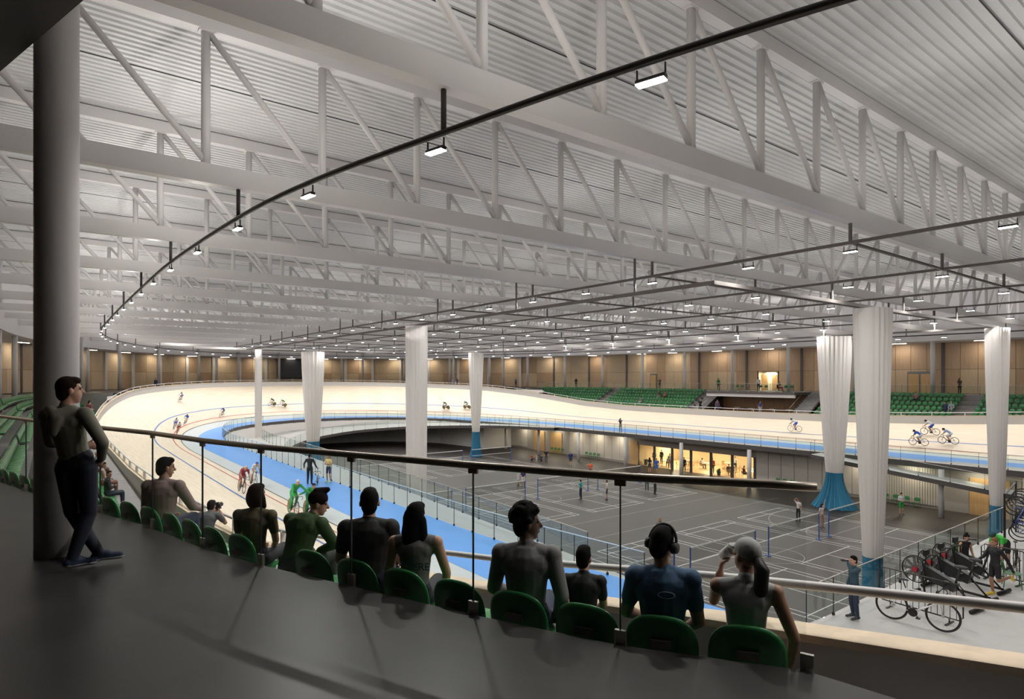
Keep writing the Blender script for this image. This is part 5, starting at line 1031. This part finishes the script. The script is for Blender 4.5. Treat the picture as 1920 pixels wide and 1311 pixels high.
def barrier(p0, p1, label):
    A_, B_ = at(*p0, ZA), at(*p1, ZA); L = math.dist(A_, B_); x, y, z = [(A_[k] + B_[k]) / 2 for k in range(3)]; rz = dir_px(p0, p1) + math.pi / 2; t = thing('crowd_barrier', label, 'barrier', (x, y, ZA + .01), rz); r_ = .1
    P = [(-L / 2, 0, .15 + r_), (-L / 2, 0, 1.1 - r_), (-L / 2 + r_, 0, 1.1), (L / 2 - r_, 0, 1.1), (L / 2, 0, 1.1 - r_), (L / 2, 0, .15 + r_), (L / 2 - r_, 0, .15), (-L / 2 + r_, 0, .15)]
    MB().tube(P, .019, 8, True).build('outer_frame', dark, t, True); bm = MB().cyl((0, 0, .15), (0, 0, 1.1), .009, n=6).mesh('bar', dark)
    for k in range(13): put('bar', bm, t, (-L / 2 + L * (k + 1) / 14, 0, 0))
    for q in (-.7, .7): MB().box((q * L / 2, 0, .012), (.05, .5, .024)).box((q * L / 2, 0, .08), (.03, .03, .14)).build('foot', dark, t)
barrier((1648, 1132), (1806, 1178), 'black crowd barrier behind the leaning white bicycle'); barrier((1840, 1081), (1925, 1102), 'black crowd barrier between the chairs and the rack')
def trainer(x, y, rz, label):
    t = thing('training_bike', label, 'exercise bike', (x, y, ZA + .01), rz, None); t.scale = (1.25,) * 3
    cg = MB().torus((0, .55, .62), .32, .014, 'X', 32, 6).torus((-.07, .55, .62), .3, .006, 'X', 32, 5).torus((.07, .55, .62), .3, .006, 'X', 32, 5).torus((.07, .55, .62), .15, .005, 'X', 24, 5); cg.build('fan_cage', dark, t, True)
    bl = MB()
    for k in range(9): a_ = 2 * math.pi * k / 9; bl.box((0, .55 + .18 * math.cos(a_), .62 + .18 * math.sin(a_)), (.012, .26, .07), M_=Matrix.Rotation(a_, 4, 'X'))
    bl.build('fan_blades', M('fan_grey', (.12, .12, .12), .5), t); MB().cyl((-.09, .55, .62), (.09, .55, .62), .06, n=18).build('hub_cap', M('hub_red', (.35, .03, .04), .4), t)
    MB().add([(-.08, .45, .5), (-.08, -.3, .32), (-.08, -.38, .52), (-.08, .3, .78), (.08, .45, .5), (.08, -.3, .32), (.08, -.38, .52), (.08, .3, .78)], [(0, 1, 2, 3), (7, 6, 5, 4), (0, 4, 5, 1), (1, 5, 6, 2), (2, 6, 7, 3), (3, 7, 4, 0)]).build('housing', M('trainer_black', (.018, .018, .02), .4), t)
    MB().cyl((.085, -.12, .42), (.1, -.12, .42), .13, n=24).build('chain_guard', steel, t); MB().tube([(.12, -.12, .42), (.14, -.02, .28)], .014, 6).box((.19, -.02, .28), (.1, .09, .03)).tube([(-.12, -.12, .42), (-.14, -.22, .56)], .014, 6).box((-.19, -.22, .56), (.1, .09, .03)).build('cranks', dark, t)
    MB().tube([(0, -.3, .45), (0, -.42, .88)], .025, 8).ball((0, -.44, .93), (.1, .15, .04), 12, 6).build('saddle', rubber, t, True); MB().tube([(0, .6, .1), (0, -.75, .1)], .03, 8).tube([(0, .35, .1), (0, .4, .5)], .025, 8).tube([(0, -.7, .1), (0, -.35, .45)], .022, 8).build('base_frame', dark, t, True)
    for yy in (.62, -.76): MB().cyl((-.28, yy, .05), (.28, yy, .05), .045, n=12).build('floor_bar', dark, t, True)
    for q in (-1, 1): MB().tube([(q * .1, .25, .35), (q * .2, .3, .9), (q * .24, .1, 1.12), (q * .24, -.06, 1.14)], .018, 8).build('arm_lever', dark, t, True)
    MB().box((0, .32, 1.08), (.2, .05, .14)).tube([(0, .35, .7), (0, .32, 1.05)], .02, 6).build('console', dark, t)
TD = dir_px((1805, 1128), (1700, 1098))
trainer(21.1, 6.8, TD, 'black air training bike beside the leaning white bicycle'); trainer(22.3, 6.8, TD, 'middle black air training bike of the row of three'); trainer(23.55, 6.8, TD, 'black air training bike beside the seated cyclist')
finish_people()
